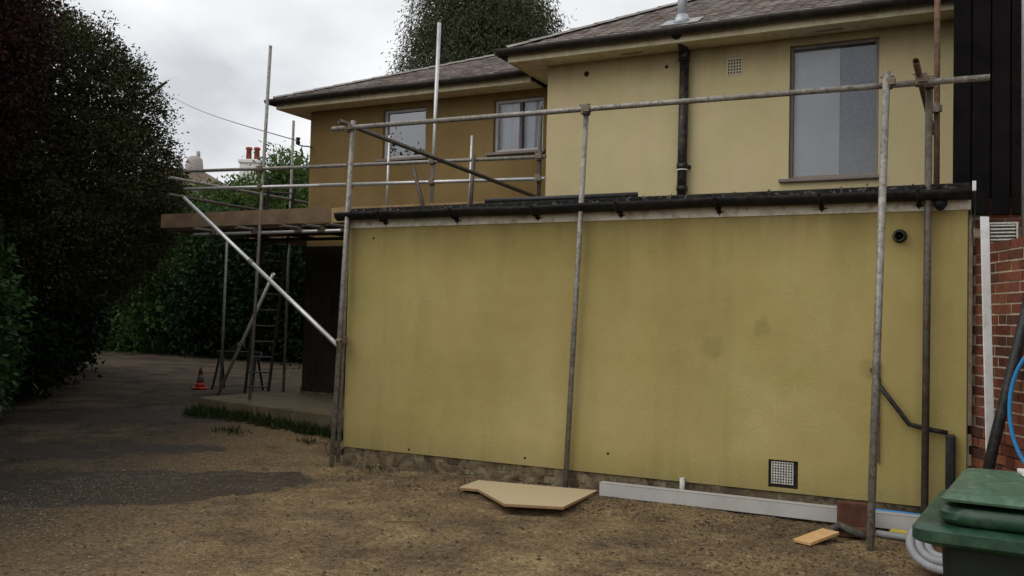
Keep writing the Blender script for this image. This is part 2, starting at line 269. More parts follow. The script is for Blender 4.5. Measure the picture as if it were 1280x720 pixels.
# ---------------------------------------------------------------- mesh helpers
class MB:
    def __init__(s): s.v = []; s.f = []
    def add(s, vs, fs):
        o = len(s.v); s.v += [tuple(v) for v in vs]; s.f += [tuple(i+o for i in f) for f in fs]; return s
    def box(s, x0, x1, y0, y1, z0, z1):
        return s.add([(x0, y0, z0), (x1, y0, z0), (x1, y1, z0), (x0, y1, z0), (x0, y0, z1), (x1, y0, z1), (x1, y1, z1), (x0, y1, z1)],
                     [(0, 3, 2, 1), (4, 5, 6, 7), (0, 1, 5, 4), (1, 2, 6, 5), (2, 3, 7, 6), (3, 0, 4, 7)])
    def obox(s, c, ax, ay, az):
        c, ax, ay, az = map(Vector, (c, ax, ay, az)); vs = [c+ax*i+ay*j+az*k for k in (-1, 1) for (i, j) in ((-1, -1), (1, -1), (1, 1), (-1, 1))]
        return s.add(vs, [(0, 3, 2, 1), (4, 5, 6, 7), (0, 1, 5, 4), (1, 2, 6, 5), (2, 3, 7, 6), (3, 0, 4, 7)])
    def path(s, pts, rad, n=10, caps=True):
        pts = [Vector(p) for p in pts]; rad = rad if isinstance(rad, (list, tuple)) else [rad]*len(pts); rings = []; ref = None
        for i, p in enumerate(pts):
            d = (pts[min(i+1, len(pts)-1)]-pts[max(i-1, 0)]).normalized()
            if ref is None: ref = Vector((0, 0, 1)) if abs(d.z) < 0.9 else Vector((1, 0, 0))
            a = (ref-d*ref.dot(d)).normalized(); ref = a; b = d.cross(a); rings.append([p+(a*math.cos(t)+b*math.sin(t))*rad[i] for t in [2*math.pi*k/n for k in range(n)]])
        vs = [v for r_ in rings for v in r_]; fs = [(i*n+k, i*n+(k+1) % n, (i+1)*n+(k+1) % n, (i+1)*n+k) for i in range(len(pts)-1) for k in range(n)]
        if caps: fs += [tuple(range(n-1, -1, -1)), tuple(range((len(pts)-1)*n, len(pts)*n))]
        return s.add(vs, fs)
    def pipe(s, p0, p1, ro, ri, n=14):
        """open-ended tube with wall thickness"""
        p0, p1 = Vector(p0), Vector(p1); d = (p1-p0).normalized(); ref = Vector((0, 0, 1)) if abs(d.z) < 0.9 else Vector((1, 0, 0)); a = (ref-d*ref.dot(d)).normalized(); b = d.cross(a); vs = []
        for p, rr_ in ((p0, ro), (p1, ro), (p1, ri), (p0, ri)): vs += [p+(a*math.cos(2*math.pi*k/n)+b*math.sin(2*math.pi*k/n))*rr_ for k in range(n)]
        return s.add(vs, [(i*n+k, i*n+(k+1) % n, ((i+1) % 4)*n+(k+1) % n, ((i+1) % 4)*n+k) for i in range(4) for k in range(n)])
    def prism(s, poly, z0, z1):
        n = len(poly); vs = [(x, y, z0) for x, y in poly]+[(x, y, z1) for x, y in poly]
        return s.add(vs, [tuple(range(n-1, -1, -1)), tuple(range(n, 2*n))]+[(i, (i+1) % n, n+(i+1) % n, n+i) for i in range(n)])
    def mesh(s, name, mat, smooth=False):
        me = bpy.data.meshes.new(name); me.from_pydata(s.v, [], s.f); me.materials.append(MATS[mat])
        if smooth: me.polygons.foreach_set('use_smooth', [True]*len(me.polygons))
        me.update(); return me
    def build(s, name, mat, parent=None, smooth=False, bevel=0):
        return link(name, s.mesh(name, mat, smooth), parent, bevel)
def link(name, me, parent=None, bevel=0):
    o = bpy.data.objects.new(name, me); col.objects.link(o)
    if parent is not None:
        o.parent = parent; o.matrix_parent_inverse = WI(parent)
    if bevel:
        b = o.modifiers.new('bevel', 'BEVEL'); b.width = bevel; b.segments = 2; b.limit_method = 'ANGLE'
    return o
def WM(o):
    m = o.matrix_basis
    return WM(o.parent) @ o.matrix_parent_inverse @ m if o.parent else m
def WI(o): return WM(o).inverted()
def tag(o, label, cat, group=None, kind=None):
    o['label'] = label
    if cat: o['category'] = cat
    if group: o['group'] = group
    if kind: o['kind'] = kind
    return o
def struct(o): o['kind'] = 'structure'; return o
def stuff(o): o['kind'] = 'stuff'; return o
def empty(name, loc=(0, 0, 0)):
    o = bpy.data.objects.new(name, None); o.location = loc; o.empty_display_size = 0.2; col.objects.link(o); return o
def smoothstep(a, b, x):
    t = np.clip((x-a)/(b-a), 0, 1); return t*t*(3-2*t)
def gh(x, y):
    """ground height"""
    x = np.asarray(x, float); y = np.asarray(y, float)
    z = 0.10*smoothstep(0.2, 3.0, y)*smoothstep(0.3, -1.0, x) + 0.05*smoothstep(-1.2, 0.0, y)*smoothstep(0.2, 1.5, x)
    z = z + 0.15*smoothstep(-6, -16, x)
    return z + 0.009*np.sin(2.3*x+1.1*y)+0.007*np.sin(4.1*y-1.7*x+1)+0.004*np.sin(9.3*x+5.2*y)
def gz(x, y): return float(gh(x, y))

# ---------------------------------------------------------------- ground
def axis(lo, hi, step, far):
    a = list(np.arange(lo, hi, step)); d = step; x = lo
    left = []
    while x > -far: d *= 1.35; x -= d; left.append(x)
    x = a[-1]; d = step; right = []
    while x < far: d *= 1.35; x += d; right.append(x)
    return np.array(left[::-1]+a+right)
xs = axis(-6, 8, 0.055, 900); ys = axis(-7.5, 3, 0.055, 900)
X, Y = np.meshgrid(xs, ys)
Z = gh(X, Y)+(rng.normal(0, 1, X.shape)*0.0035+0.004*np.sin(5.1*X+3*np.sin(1.7*Y))*np.sin(4.3*Y)+0.006*np.sin(13*X+7*np.sin(3*Y))*np.sin(11*Y+5*np.sin(2*X)))*((np.abs(X) < 9) & (np.abs(Y) < 9))
nx, ny = len(xs), len(ys)
me = bpy.data.meshes.new('ground'); me.vertices.add(nx*ny); me.vertices.foreach_set('co', np.stack([X, Y, Z], -1).astype(np.float32).ravel())
i = (np.arange(ny-1)[:, None]*nx+np.arange(nx-1)[None, :]).ravel(); q = np.stack([i, i+1, i+1+nx, i+nx], -1)
me.loops.add(q.size); me.loops.foreach_set('vertex_index', q.ravel().astype(np.int32)); me.polygons.add(len(q)); me.polygons.foreach_set('loop_start', (np.arange(len(q))*4).astype(np.int32))
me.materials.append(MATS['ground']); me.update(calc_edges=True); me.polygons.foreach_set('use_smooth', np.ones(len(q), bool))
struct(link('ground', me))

def poly_mesh(name, V, F, mat):
    """V (n,k,3) one polygon of k points per row"""
    n, k = V.shape[:2]; me = bpy.data.meshes.new(name); me.vertices.add(n*k); me.vertices.foreach_set('co', V.astype(np.float32).ravel())
    me.loops.add(n*k); me.loops.foreach_set('vertex_index', np.arange(n*k, dtype=np.int32)); me.polygons.add(n); me.polygons.foreach_set('loop_start', (np.arange(n)*k).astype(np.int32))
    me.materials.append(MATS[mat]); me.update(calc_edges=True); return me

# ---------------------------------------------------------------- flat-roofed extension
EXL, EXR = 0.06, 5.68
ext = empty('flat_roofed_extension', (2.85, 0.0, 0.0)); tag(ext, 'single-storey ochre rendered extension with flat roof and black gutter', 'building')
def wall_cells(xs_, zs_, holes, y0, y1):
    b = MB()
    for i in range(len(xs_)-1):
        for j in range(len(zs_)-1):
            cx, cz = (xs_[i]+xs_[i+1])/2, (zs_[j]+zs_[j+1])/2
            if any(h[0] < cx < h[1] and h[2] < cz < h[3] for h in holes): continue
            b.box(xs_[i], xs_[i+1], y0, y1, zs_[j], zs_[j+1])
    return b
VH = (4.265, 4.495, 0.235, 0.455)
wall_cells([EXL, 4.265, 4.495, EXR], [0.205, 0.235, 0.455, 2.405], [VH], 0.0, 0.03).build('wall', 'ochre_ext', ext)
b = MB(); b.box(EXL+0.005, EXR-0.005, 0.032, 0.25, -0.2, 2.5); b.box(EXL+0.005, EXL+0.25, 0.252, 2.7, -0.2, 2.5); b.box(EXR-0.25, EXR-0.005, 0.252, 2.7, -0.2, 2.5); b.build('inner_wall', 'old_mortar', ext)
# plinth bricks under the render, recessed
MB().box(EXL, EXR, 0.028, 0.2, -0.1, 0.2).build('plinth_bed', 'old_mortar', ext)
for r_ in range(3):
    x = EXL-(0.11 if r_ % 2 else 0.0)
    while x < EXR-0.02:
        x0, x1 = max(x, EXL)+0.006, min(x+0.215, EXR); 
        if x1-x0 > 0.03:
            j = 0.006+random.uniform(-0.006, 0.007)
            MB().box(x0, x1, 0.014+j, 0.1, -0.02+r_*0.075+0.006, -0.02+(r_+1)*0.075-0.006).build('brick', 'plinth_brick', ext, bevel=0.004)
        x += 0.225
nxp, nzp = 300, 13; gx_, gz_ = np.meshgrid(np.linspace(EXL, EXR, nxp), np.linspace(-0.03, 0.2, nzp)); fld = np.zeros_like(gx_)
for k in range(26): a1, a2, ph, am = rng.uniform(2, 34)*rng.choice([-1, 1]), rng.uniform(4, 40)*rng.choice([-1, 1]), rng.uniform(0, 6.3), rng.uniform(0.4, 1.0); fld += am*np.sin(a1*gx_+a2*gz_+ph)
fld = fld/np.std(fld); yy = 0.021-0.0085*fld-0.006*np.clip((2.8-gx_)/2.8, -1, 1); yy = np.clip(yy, 0.002, 0.05)
b = MB().add(np.stack([gx_, yy, gz_], -1).reshape(-1, 3).tolist(), [(j*nxp+i, j*nxp+i+1, (j+1)*nxp+i+1, (j+1)*nxp+i) for j in range(nzp-1) for i in range(nxp-1)]); b.build('render_remnant', 'plinth_render', ext, True)
b = MB(); b.box(EXL-0.04, EXR+0.02, -0.012, 0.03, 2.405, 2.508); b.build('fascia', 'fascia_white', ext, bevel=0.004)
b = MB(); b.box(EXL-0.03, EXR, 0.092, 2.94, 2.5, 2.57); b.build('roof', 'felt', ext)
# half-round gutter
def half_gutter(x0, x1, y, z, r, n=9, t=0.005):
    b = MB(); vs = []
    prof = [(y-r*math.cos(a), z-r*math.sin(a)) for a in [math.pi*k/n for k in range(n+1)]]+[(y+(r-t)*math.cos(a), z-(r-t)*math.sin(a)) for a in [math.pi*k/n for k in range(n+1)]]
    m_ = len(prof); segs = max(2, int((x1-x0)/0.25)); 
    for i in range(segs+1):
        xx = x0+(x1-x0)*i/segs; dz = 0.004*math.sin(xx*2.1)+0.003*math.sin(xx*5.3)
        vs += [(xx, p_[0], p_[1]+dz) for p_ in prof]
    fs = [(i*m_+k, (i+1)*m_+k, (i+1)*m_+(k+1) % m_, i*m_+(k+1) % m_) for i in range(segs) for k in range(m_)]
    fs += [tuple(range(m_)), tuple(range(segs*m_+m_-1, segs*m_-1, -1))]
    return b.add(vs, fs)
half_gutter(EXL-0.08, EXR+0.03, -0.09, 2.548, 0.076).build('gutter', 'black_gutter', ext, True)
b = MB(); b.box(EXL-0.06, EXR+0.02, -0.018, 0.09, 2.51, 2.605); b.build('felt_upstand', 'felt', ext, bevel=0.015)
for x in (0.51, 1.33, 2.18, 2.98, 3.84, 4.65, 5.35):
    b = MB(); b.box(x-0.016, x+0.016, -0.03, -0.013, 2.435, 2.5); b.path([(x, -0.013, 2.478), (x, -0.05, 2.463), (x, -0.1, 2.463), (x, -0.15, 2.496), (x, -0.172, 2.55)], 0.012, 6)
    br = b.build('gutter_bracket', 'black_gutter', ext)
    b = MB(); b.prism([(x-0.02, 0.006), (x-0.008, -0.012), (x+0.004, -0.03), (x+0.012, -0.01), (x+0.05, 0.006), (x+0.02, 0.014)], 0, 0.002)
    o = b.build('rust_stain', 'rust', br); 
    for v in o.data.vertices: v.co = (v.co.x, -0.0125-v.co.z, 2.443+v.co.y)
b = MB(); b.path([(5.5, -0.08, 2.53), (5.5, -0.08, 2.47)], [0.05, 0.038], 12); b.path([(5.5, -0.08, 2.47), (5.5, -0.075, 2.44), (5.5, -0.05, 2.42)], [0.045, 0.05, 0.03], 12); b.build('gutter_outlet', 'black_gutter', ext, True)
MB().box(EXR+0.03, EXR+0.055, -0.12, -0.05, 2.53, 2.6).build('gutter_end_clip', 'pvc_white', ext)
MB().path([(EXR+0.045, -0.06, 2.53), (EXR+0.05, -0.03, 2.4), (EXR+0.03, -0.012, 2.25), (EXR+0.04, -0.012, 2.12)], 0.006, 6).build('cable', 'black_plastic', ext)
# leaf debris sitting in the gutter
V = []
for x in rng.uniform(0.1, 5.6, 260):
    c_ = np.array([x, -0.09+rng.normal(0, 0.03), 2.552+abs(rng.normal(0, 0.018))]); d_ = rng.normal(0, 1, 3); d_ /= np.linalg.norm(d_); s_ = np.cross(d_, rng.normal(0, 1, 3)); s_ /= np.linalg.norm(s_); l_ = rng.uniform(0.012, 0.03)
    V.append([c_-d_*l_, c_+s_*l_*0.5, c_+d_*l_, c_-s_*l_*0.5])
stuff(link('gutter_debris', poly_mesh('gutter_debris', np.array(V), None, 'rag'), ext))
# wall outlet, air brick, small downpipe, plinth weep pipe
b = MB(); b.pipe((5.22, 0.01, 2.22), (5.22, -0.07, 2.215), 0.04, 0.031); b.pipe((5.22, 0.01, 2.22), (5.22, -0.02, 2.22), 0.052, 0.038); b.path([(5.22, 0.0, 2.22), (5.22, -0.015, 2.22)], 0.032, 12); b.build('overflow_pipe', 'soil_pipe', ext, True)
g = MB().box(4.266, 4.494, 0.024, 0.03, 0.236, 0.454).build('air_brick', 'dark_hole', ext)
b = MB()
for k in range(9): xx = 4.29+k*0.0205; b.box(xx-0.0036, xx+0.0036, 0.008, 0.022, 0.265, 0.44)
for k in range(9): zz = 0.27+k*0.0208; b.box(4.287, 4.458, 0.0105, 0.0195, zz-0.0034, zz+0.0034)
b.build('grille', 'grille_pale', g)
MB().path([(5.08, 0.005, 1.13), (5.08, -0.05, 1.1), (5.19, -0.05, 0.955), (5.3, -0.05, 0.81), (5.42, -0.05, 0.785), (5.56, -0.05, 0.765)], 0.018, 10).build('waste_pipe', 'soil_pipe', ext, True)
MB().box(5.545, 5.61, -0.085, -0.005, 0.04, 0.755).build('downpipe', 'black_plastic', ext, bevel=0.012)
MB().path([(5.085, -0.02, 0.5), (5.082, -0.02, 1.27)], 0.009, 8).build('conduit', 'rusty_tube', ext)
b = MB(); b.path([(5.035, 0.0, 1.2), (5.035, -0.03, 1.2)], 0.018, 8); b.build('anchor_bolt', 'rust', ext)
b = MB(); b.pipe((3.57, -0.02, 0.05), (3.57, -0.02, 0.24), 0.022, 0.016); b.build('weep_pipe', 'grille_pale', ext, True)
for (x, z) in ((0.36, 2.3), (2.9, 0.38), (0.85, 0.24), (2.1, 0.27)):
    MB().path([(x, 0.004, z), (x, -0.0015, z)], 0.012, 8).build('drilled_hole', 'dark_hole', ext)

# ---------------------------------------------------------------- the two-storey house
house = empty('house', (1.0, 3.4, 0.0)); tag(house, 'two-storey ochre rendered house with hipped tiled roof', 'building')
MY, WY = 2.95, 3.85
MX0, MX1 = 0.85, 9.0; WX0 = -3.7; ZT = 4.75
mwin = (3.84, 4.775, 3.165, 4.66); ab = (3.13, 3.31, 4.40, 4.60)
wall_cells([MX0, 3.13, 3.31, 3.84, 4.775, MX1], [2.3, 3.165, 4.40, 4.60, 4.66, ZT], [mwin, ab], MY, MY+0.28).build('wall', 'ochre_main', house)
MB().box(MX0, MX0+0.28, MY+0.28, 9.0, 2.3, ZT).build('side_wall', 'ochre_main', house)
w1 = (-2.31, -1.545, 3.90, 4.645); w2 = (-0.41, 0.37, 3.88, 4.63)
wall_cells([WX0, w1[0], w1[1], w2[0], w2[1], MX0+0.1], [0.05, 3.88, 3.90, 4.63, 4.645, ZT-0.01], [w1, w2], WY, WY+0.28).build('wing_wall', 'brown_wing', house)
MB().box(WX0, WX0+0.28, WY+0.28, 9.0, 0.05, ZT-0.01).build('wing_end_wall', 'brown_wing', house)
MB().box(WX0-0.02, 0.1, WY-0.03, WY, 0.05, 0.42).build('wing_plinth', 'old_mortar', house)
dg = MB().box(WX0+0.01, -0.2, WY-0.012, WY-0.001, 0.32, 2.6).build('shade_boarding', 'wing_shade', house)  # near-black boarding added to stand for the platform's shade on the wall
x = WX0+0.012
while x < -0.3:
    MB().box(x, x+0.135, WY-0.035+random.uniform(0, 0.004), WY-0.013, 0.34, 2.6).build('shade_plank', 'wing_shade', dg, bevel=0.004); x += 0.14
# windows
def window(name, wn, y, frame_m, mull=None, sill=True, gl='glass', fw_=0.045, mull_m=None):
    x0, x1, z0, z1 = wn; b = MB(); yy0, yy1 = y+0.05, y+0.12
    b.box(x0, x0+fw_, yy0, yy1, z0, z1); b.box(x1-fw_, x1, yy0, yy1, z0, z1); b.box(x0+fw_, x1-fw_, yy0, yy1, z1-fw_, z1); b.box(x0+fw_, x1-fw_, yy0, yy1, z0, z0+fw_)
    fr = b.build(name, frame_m, house, bevel=0.006)
    MB().box(x0+fw_-0.005, x1-fw_+0.005, y+0.083, y+0.088, z0+fw_-0.005, z1-fw_+0.005).build('pane', gl, fr)
    if mull is not None: MB().box(mull-0.022, mull+0.022, yy0-0.004, yy1+0.004, z0+fw_, z1-fw_).build('mullion', mull_m or frame_m, fr, bevel=0.005)
    if sill: MB().box(x0-0.1, x1+0.05, y-0.055, y+0.05, z0-0.04, z0-0.002).build('sill', 'frame_brown', fr, bevel=0.006)
    b = MB(); b.box(x0-0.25, x1+0.25, y+1.6, y+1.65, z0-0.4, z1+0.05); b.box(x0-0.3, x0-0.25, y+0.29, y+1.6, z0-0.4, z1+0.05); b.box(x1+0.25, x1+0.3, y+0.29, y+1.6, z0-0.4, z1+0.05); b.box(x0-0.25, x1+0.25, y+0.29, y+1.6, z0-0.45, z0-0.4); b.build('room', 'room_dark', fr)
    return fr
f1 = window('window', mwin, MY, 'frame_brown', fw_=0.035)
MB().box(3.87, 4.36, MY+0.13, MY+0.14, 3.2, 4.63).build('blind', 'blind_pale', f1)
MB().box(4.362, 4.75, MY+0.15, MY+0.16, 3.2, 4.63).build('blind', 'blind_dim', f1)
f2 = window('window', w1, WY, 'pvc_frame', gl='glass_reflective')
f3 = window('window', w2, WY, 'pvc_frame', mull=0.0, mull_m='frame_dark')
for (xa, xb) in ((-0.37, -0.03), (0.02, 0.34)):
    vs, fs = [], []; n = 40
    for k in range(n+1):
        x = xa+(xb-xa)*k/n; y = WY+0.2+0.022*math.sin(k*1.25)+0.008*math.sin(k*2.9)
        vs += [(x, y, 3.8), (x, y, 4.66)]
    fs = [(2*k, 2*k+2, 2*k+3, 2*k+1) for k in range(n)]
    MB().add(vs, fs).build('curtain', 'curtain', f3, True)
# air bricks and holes
g = MB().box(ab[0], ab[1], MY+0.03, MY+0.05, ab[2], ab[3]).build('air_brick', 'dark_hole', house)
b = MB()
for k in range(6): xx = ab[0]+0.008+k*(0.164/5); b.box(xx-0.006, xx+0.006, MY-0.006, MY+0.012, ab[2], ab[3])
for k in range(6): zz = ab[2]+0.01+k*(0.18/5); b.box(ab[0]+0.001, ab[1]-0.001, MY-0.003, MY+0.01, zz-0.006, zz+0.006)
b.build('grille', 'terracotta', g)
for x, z, rr_ in ((1.38, 4.6, 0.035), (2.41, 4.58, 0.022), (1.36, 3.98, 0.012)): MB().path([(x, MY+0.004, z), (x, MY-0.003, z)], rr_, 9).build('drilled_hole', 'dark_hole', house)
# soffit, fascia, gutters, roofs
def roof(ex0, ex1, ey, ze, pitch, depth, nm, wall_y, hip_right=False):
    """hipped roof: eave corner (ex0,ey), slopes back by depth to a ridge"""
    t = math.tan(pitch); rz = ze+depth*t; by = ey+2*depth
    A = (ex0, ey, ze); B = (ex1, ey, ze); C_ = (ex1, ey+depth, rz); D = (ex0+depth, ey+depth, rz); E_ = (ex0, by, ze); F = (ex1, by, ze)
    b = MB(); b.add([A, B, C_, D, E_, F], [(0, 1, 2, 3), (0, 3, 4), (4, 3, 2, 5), (0, 4, 5, 1)])
    return b.build(nm, 'felt', house), t, rz
# eave geometry shared by both blocks: soffit at ZT, fascia ZT..ZT+.13
OV = 0.36
def eaves(x0, x1, ywall, xwall, zt, nm):
    b = MB(); b.box(x0, x1, ywall-OV, ywall+0.02, zt, zt+0.025); b.box(x0, xwall+0.02, ywall+0.02, 9.3, zt, zt+0.025)
    b.build('soffit', 'cream_paint', house)
    b = MB(); b.box(x0-0.02, x1, ywall-OV-0.022, ywall-OV, zt-0.012, zt+0.125); b.box(x0-0.022, x0-0.002, ywall-OV, 9.3, zt-0.012, zt+0.125)
    b.build('fascia', 'cream_paint', house)
    half_gutter(x0-0.12, x1, ywall-OV-0.1, zt+0.125, 0.074).build('gutter', 'brown_gutter', house, True)
    o = half_gutter(ywall-OV-0.14, 9.3, 0, zt+0.124, 0.073)
    o.v = [(x0-0.1+v[1], v[0], v[2]) for v in o.v]; o.build('gutter', 'brown_gutter', house, True)
eaves(MX0-OV, MX1, MY, MX0, ZT, 'main'); eaves(WX0-OV, MX0-OV-0.14, WY, WX0, ZT-0.012, 'wing')
PM, PW = R(27.5), R(23)
rm, tm, zm = roof(MX0-OV-0.03, MX1+0.5, MY-OV-0.03, ZT+0.13, PM, 3.6, 'roof', MY)
rw, tw, zw = roof(WX0-OV-0.03, MX0+2.5, WY-OV-0.03, ZT+0.12, PW, 3.0, 'wing_roof', WY)
def tile_mesh(wd, ln, th, seed):
    rs = random.Random(seed); b = MB(); j = lambda: rs.uniform(-0.003, 0.003)
    vs = []
    for z in (0, th):
        for (x, y) in ((0.002, 0), (wd*0.5, -0.003), (wd-0.002, 0), (wd-0.002, ln), (wd*0.5, ln), (0.002, ln)):
            vs.append((x+j()*0.4, y+j(), z+(0.004 if abs(x-wd*0.5) < 0.01 else 0)+j()*0.4))
    return b.add(vs, [(5, 4, 3, 2, 1, 0), (6, 7, 8, 9, 10, 11)]+[(i, (i+1) % 6, 6+(i+1) % 6, 6+i) for i in range(6)])
tms = [tile_mesh(0.166, 0.26, 0.013, s) for s in range(6)]; tme = [t.mesh('tile', 'roof_tile') for t in tms]
def tile_slope(parent, ex0, ex1, ey, ze, pitch, depth, maxd, nparts, nm, flip=False):
    """courses of plain tiles over one slope; flip lays them on the left hip slope"""
    ct, st_ = math.cos(pitch), math.sin(pitch); gauge = 0.105; count = 0; rest = MB(); rows = int(maxd/ct/gauge)
    rowlist = []
    for r_ in range(rows):
        s = -0.05+r_*gauge; yb = s*ct
        lo = ex0+max(0, yb); hi = ex1 if not flip else ex1-max(0, yb)
        x = lo-(0.083 if r_ % 2 else 0.0)+0.0
        while x < hi:
            if x >= lo-0.06: rowlist.append((r_, s, x))
            x += 0.168
    tilt = math.atan2(0.013, 0.105)*0.75
    for (r_, s, x) in rowlist:
        k = random.randrange(6); a = pitch-tilt; ca, sa = math.cos(a), math.sin(a); lift = 0.022+random.uniform(0, 0.005); yaw = random.gauss(0, 0.008)
        o0 = Vector((x, ey+s*ct-lift*st_*0, ze+s*st_+lift))
        if flip: M_ = Matrix.Translation(Vector((ex0+s*ct, x, ze+s*st_+lift))) @ Matrix(((0, ca, -sa, 0), (-1, 0, 0, 0), (0, sa, ca, 0), (0, 0, 0, 1)))
        else: M_ = Matrix.Translation(o0) @ Matrix(((1, 0, 0, 0), (0, ca, -sa, 0), (0, sa, ca, 0), (0, 0, 0, 1))) @ Matrix.Rotation(yaw, 4, 'Z')
        if count < nparts and x < 5.7:
            o = bpy.data.objects.new('roof_tile', tme[k]); col.objects.link(o); o.parent = parent; o.matrix_parent_inverse = WI(parent); o.matrix_basis = M_; count += 1
        else: rest.add([M_ @ Vector(v) for v in tms[k].v], tms[k].f)
    stuff(rest.build(nm, 'roof_tile', parent))
tile_slope(rm, MX0-OV-0.03, MX1, MY-OV-0.03, ZT+0.13, PM, 3.6, 3.55, 300, 'roof_tiling')
tile_slope(rw, WX0-OV-0.03, MX0+1.2, WY-OV-0.03, ZT+0.12, PW, 3.0, 2.95, 200, 'roof_tiling')
def hip_tiles(parent, p0, p1, nm='hip_tile', r_=0.11):
    p0, p1 = Vector(p0), Vector(p1); d = (p1-p0); n = int(d.length/0.32); d.normalize(); side = d.cross(Vector((0, 0, 1))).normalized(); upv = side.cross(d)
    for k in range(n):
        c0 = p0+d*(k*0.32); c1 = c0+d*0.34; vs = []
        for (c_, rr_) in ((c0, r_*1.06), (c1, r_*0.94)):
            for a in range(7): t = math.pi*(0.12+0.76*a/6); vs.append(c_+side*math.cos(t)*rr_+upv*(math.sin(t)*rr_*0.6-0.03))
        MB().add(vs, [(a, a+1, a+8, a+7) for a in range(6)]).build(nm, 'hip_mortar', parent, True)
zz0 = ZT+0.15
hip_tiles(rm, (MX0-OV-0.05, MY-OV-0.05, zz0), (MX0-OV-0.03+3.6, MY-OV-0.03+3.6, zm+0.03)); hip_tiles(rm, (MX0-OV-0.03+3.6, MY-OV-0.03+3.6, zm+0.03), (MX1, MY-OV-0.03+3.6, zm+0.03), 'ridge_tile')
hip_tiles(rw, (WX0-OV-0.05, WY-OV-0.05, zz0-0.012), (WX0-OV-0.03+3.0, WY-OV-0.03+3.0, zw+0.03)); hip_tiles(rw, (WX0-OV-0.03+3.0, WY-OV-0.03+3.0, zw+0.03), (MX0+1.8, WY-OV-0.03+3.0, zw+0.03), 'ridge_tile')
for xa, xb, ya in ((4.14, 4.43, 2.78), (1.89, 2.15, 2.78)): MB().box(xa, xb, MY-0.16, MY-0.12, ZT-0.003, ZT+0.001).build('soffit_vent', 'frame_brown', house)
# soil pipe
b = MB(); b.path([(2.64, MY-0.075, 2.62), (2.65, MY-0.075, 4.72)], 0.055, 16); sp = b.build('soil_pipe', 'soil_pipe', house, True)
for z, h in ((3.36, 0.07), (3.1, 0.05), (4.66, 0.12)): MB().path([(2.645, MY-0.075, z-h/2), (2.645, MY-0.075, z+h/2)], 0.066, 16).build('collar', 'soil_pipe', sp, True)
MB().path([(2.645, MY-0.075, 3.31), (2.645, MY-0.075, 3.325)], 0.0665, 16).build('seal_ring', 'pvc_white', sp, True)
MB().box(2.56, 2.73, MY-0.02, MY, 3.34, 3.38).build('bracket', 'soil_pipe', sp)
MB().path([(2.645, MY-0.075, 4.7), (2.645, MY-0.16, 4.78), (2.645, MY-OV-0.06, 4.83)], 0.055, 12).build('swan_neck', 'soil_pipe', sp, True)
# flue through the roof
fy = 2.79; fz = ZT+0.13+(fy-(MY-OV-0.03))*math.tan(PM)
b = MB(); b.path([(2.64, fy, fz-0.1), (2.64, fy, fz+0.75)], 0.055, 14); b.path([(2.64, fy, fz-0.02), (2.64, fy, fz+0.13)], [0.13, 0.06], 14); fl = b.build('flue_pipe', 'flue_metal', house, True)
ct, st_ = math.cos(PM), math.sin(PM)
MB().obox((2.64, fy, fz+0.05), (0.22, 0, 0), (0, 0.15*ct, 0.15*st_), (0, -0.005*st_, 0.005*ct)).build('lead_flashing', 'lead', fl)
# telephone insulator bracket on the wing corner
b = MB(); b.path([(-3.66, 3.86, 4.17), (-3.66, 3.75, 4.17), (-3.72, 3.7, 4.17), (-3.82, 3.7, 4.2)], 0.01, 6); b.path([(-3.74, 3.7, 4.17), (-3.74, 3.7, 4.02), (-3.7, 3.75, 4.0)], 0.008, 6); br = b.build('wire_bracket', 'black_gutter', house)
MB().path([(-3.82, 3.7, 4.2), (-3.82, 3.7, 4.24), (-3.82, 3.7, 4.26), (-3.82, 3.7, 4.31)], [0.028, 0.038, 0.026, 0.036], 8).build('insulator', 'black_plastic', br)
pts = [Vector((-3.82, 3.7, 4.26)).lerp(Vector((-26.0, 20.8, 11.1)), t/24)+Vector((0, 0, -0.15*math.sin(math.pi*t/24))) for t in range(25)]
tag(MB().path(pts, 0.009, 5).build('telephone_wire', 'black_plastic'), 'thin telephone wire crossing the sky from the house corner', 'wire')
# loose pipe lying on the flat roof
b = MB(); b.path([(1.6, 0.05, 2.63), (2.4, 0.055, 2.63), (3.1, 0.06, 2.63)], 0.025, 10); tag(b.build('roof_pipe', 'black_plastic', None, True), 'length of black pipe lying along the flat roof edge', 'pipe')
b = MB(); b.path([(3.12, 0.24, 2.596), (3.5, 0.26, 2.596)], 0.026, 10); tag(b.build('roof_pipe', 'galv_dark', None, True), 'short grey pipe end lying on the flat roof below the soil pipe', 'pipe')

# ---------------------------------------------------------------- scaffolding
TR = 0.0242
def tube(p0, p1, mat, parent, name, r_=TR):
    p0, p1 = Vector(p0), Vector(p1); b = MB(); b.pipe(p0, p1, r_, r_*0.84, 12)
    o = b.build(name, mat, parent, True); return o
def coupler(p, parent, ax=(1, 0, 0)):
    b = MB(); p = Vector(p); a = Vector(ax).normalized(); up_ = Vector((0, 0, 1)) if abs(a.z) < 0.9 else Vector((1, 0, 0)); s = a.cross(up_).normalized(); u = s.cross(a)
    b.obox(p, a*0.032, s*0.042, u*0.04); b.obox(p+s*0.034+a*0.024, a*0.034, s*0.024, u*0.026); b.path([p+s*0.02+u*0.045-a*0.05, p+s*0.02+u*0.045+a*0.05], 0.008, 6); b.path([p-s*0.03+u*0.02, p-s*0.03+u*0.065], 0.012, 6)
    return b.build('coupler', 'coupler', parent, bevel=0.006)
sf = empty('tube_scaffold', (2.7, -0.1, 0.0)); tag(sf, 'scaffold tube frame standing in front of the ochre flat-roofed extension', 'scaffold')
tube((0.0, -0.1, 0.0), (0.17, -0.14, 3.47), 'galv', sf, 'standard')
tube((0.045, -0.06, 0.05), (0.1, -0.06, 3.4), 'galv', sf, 'standard', 0.021)
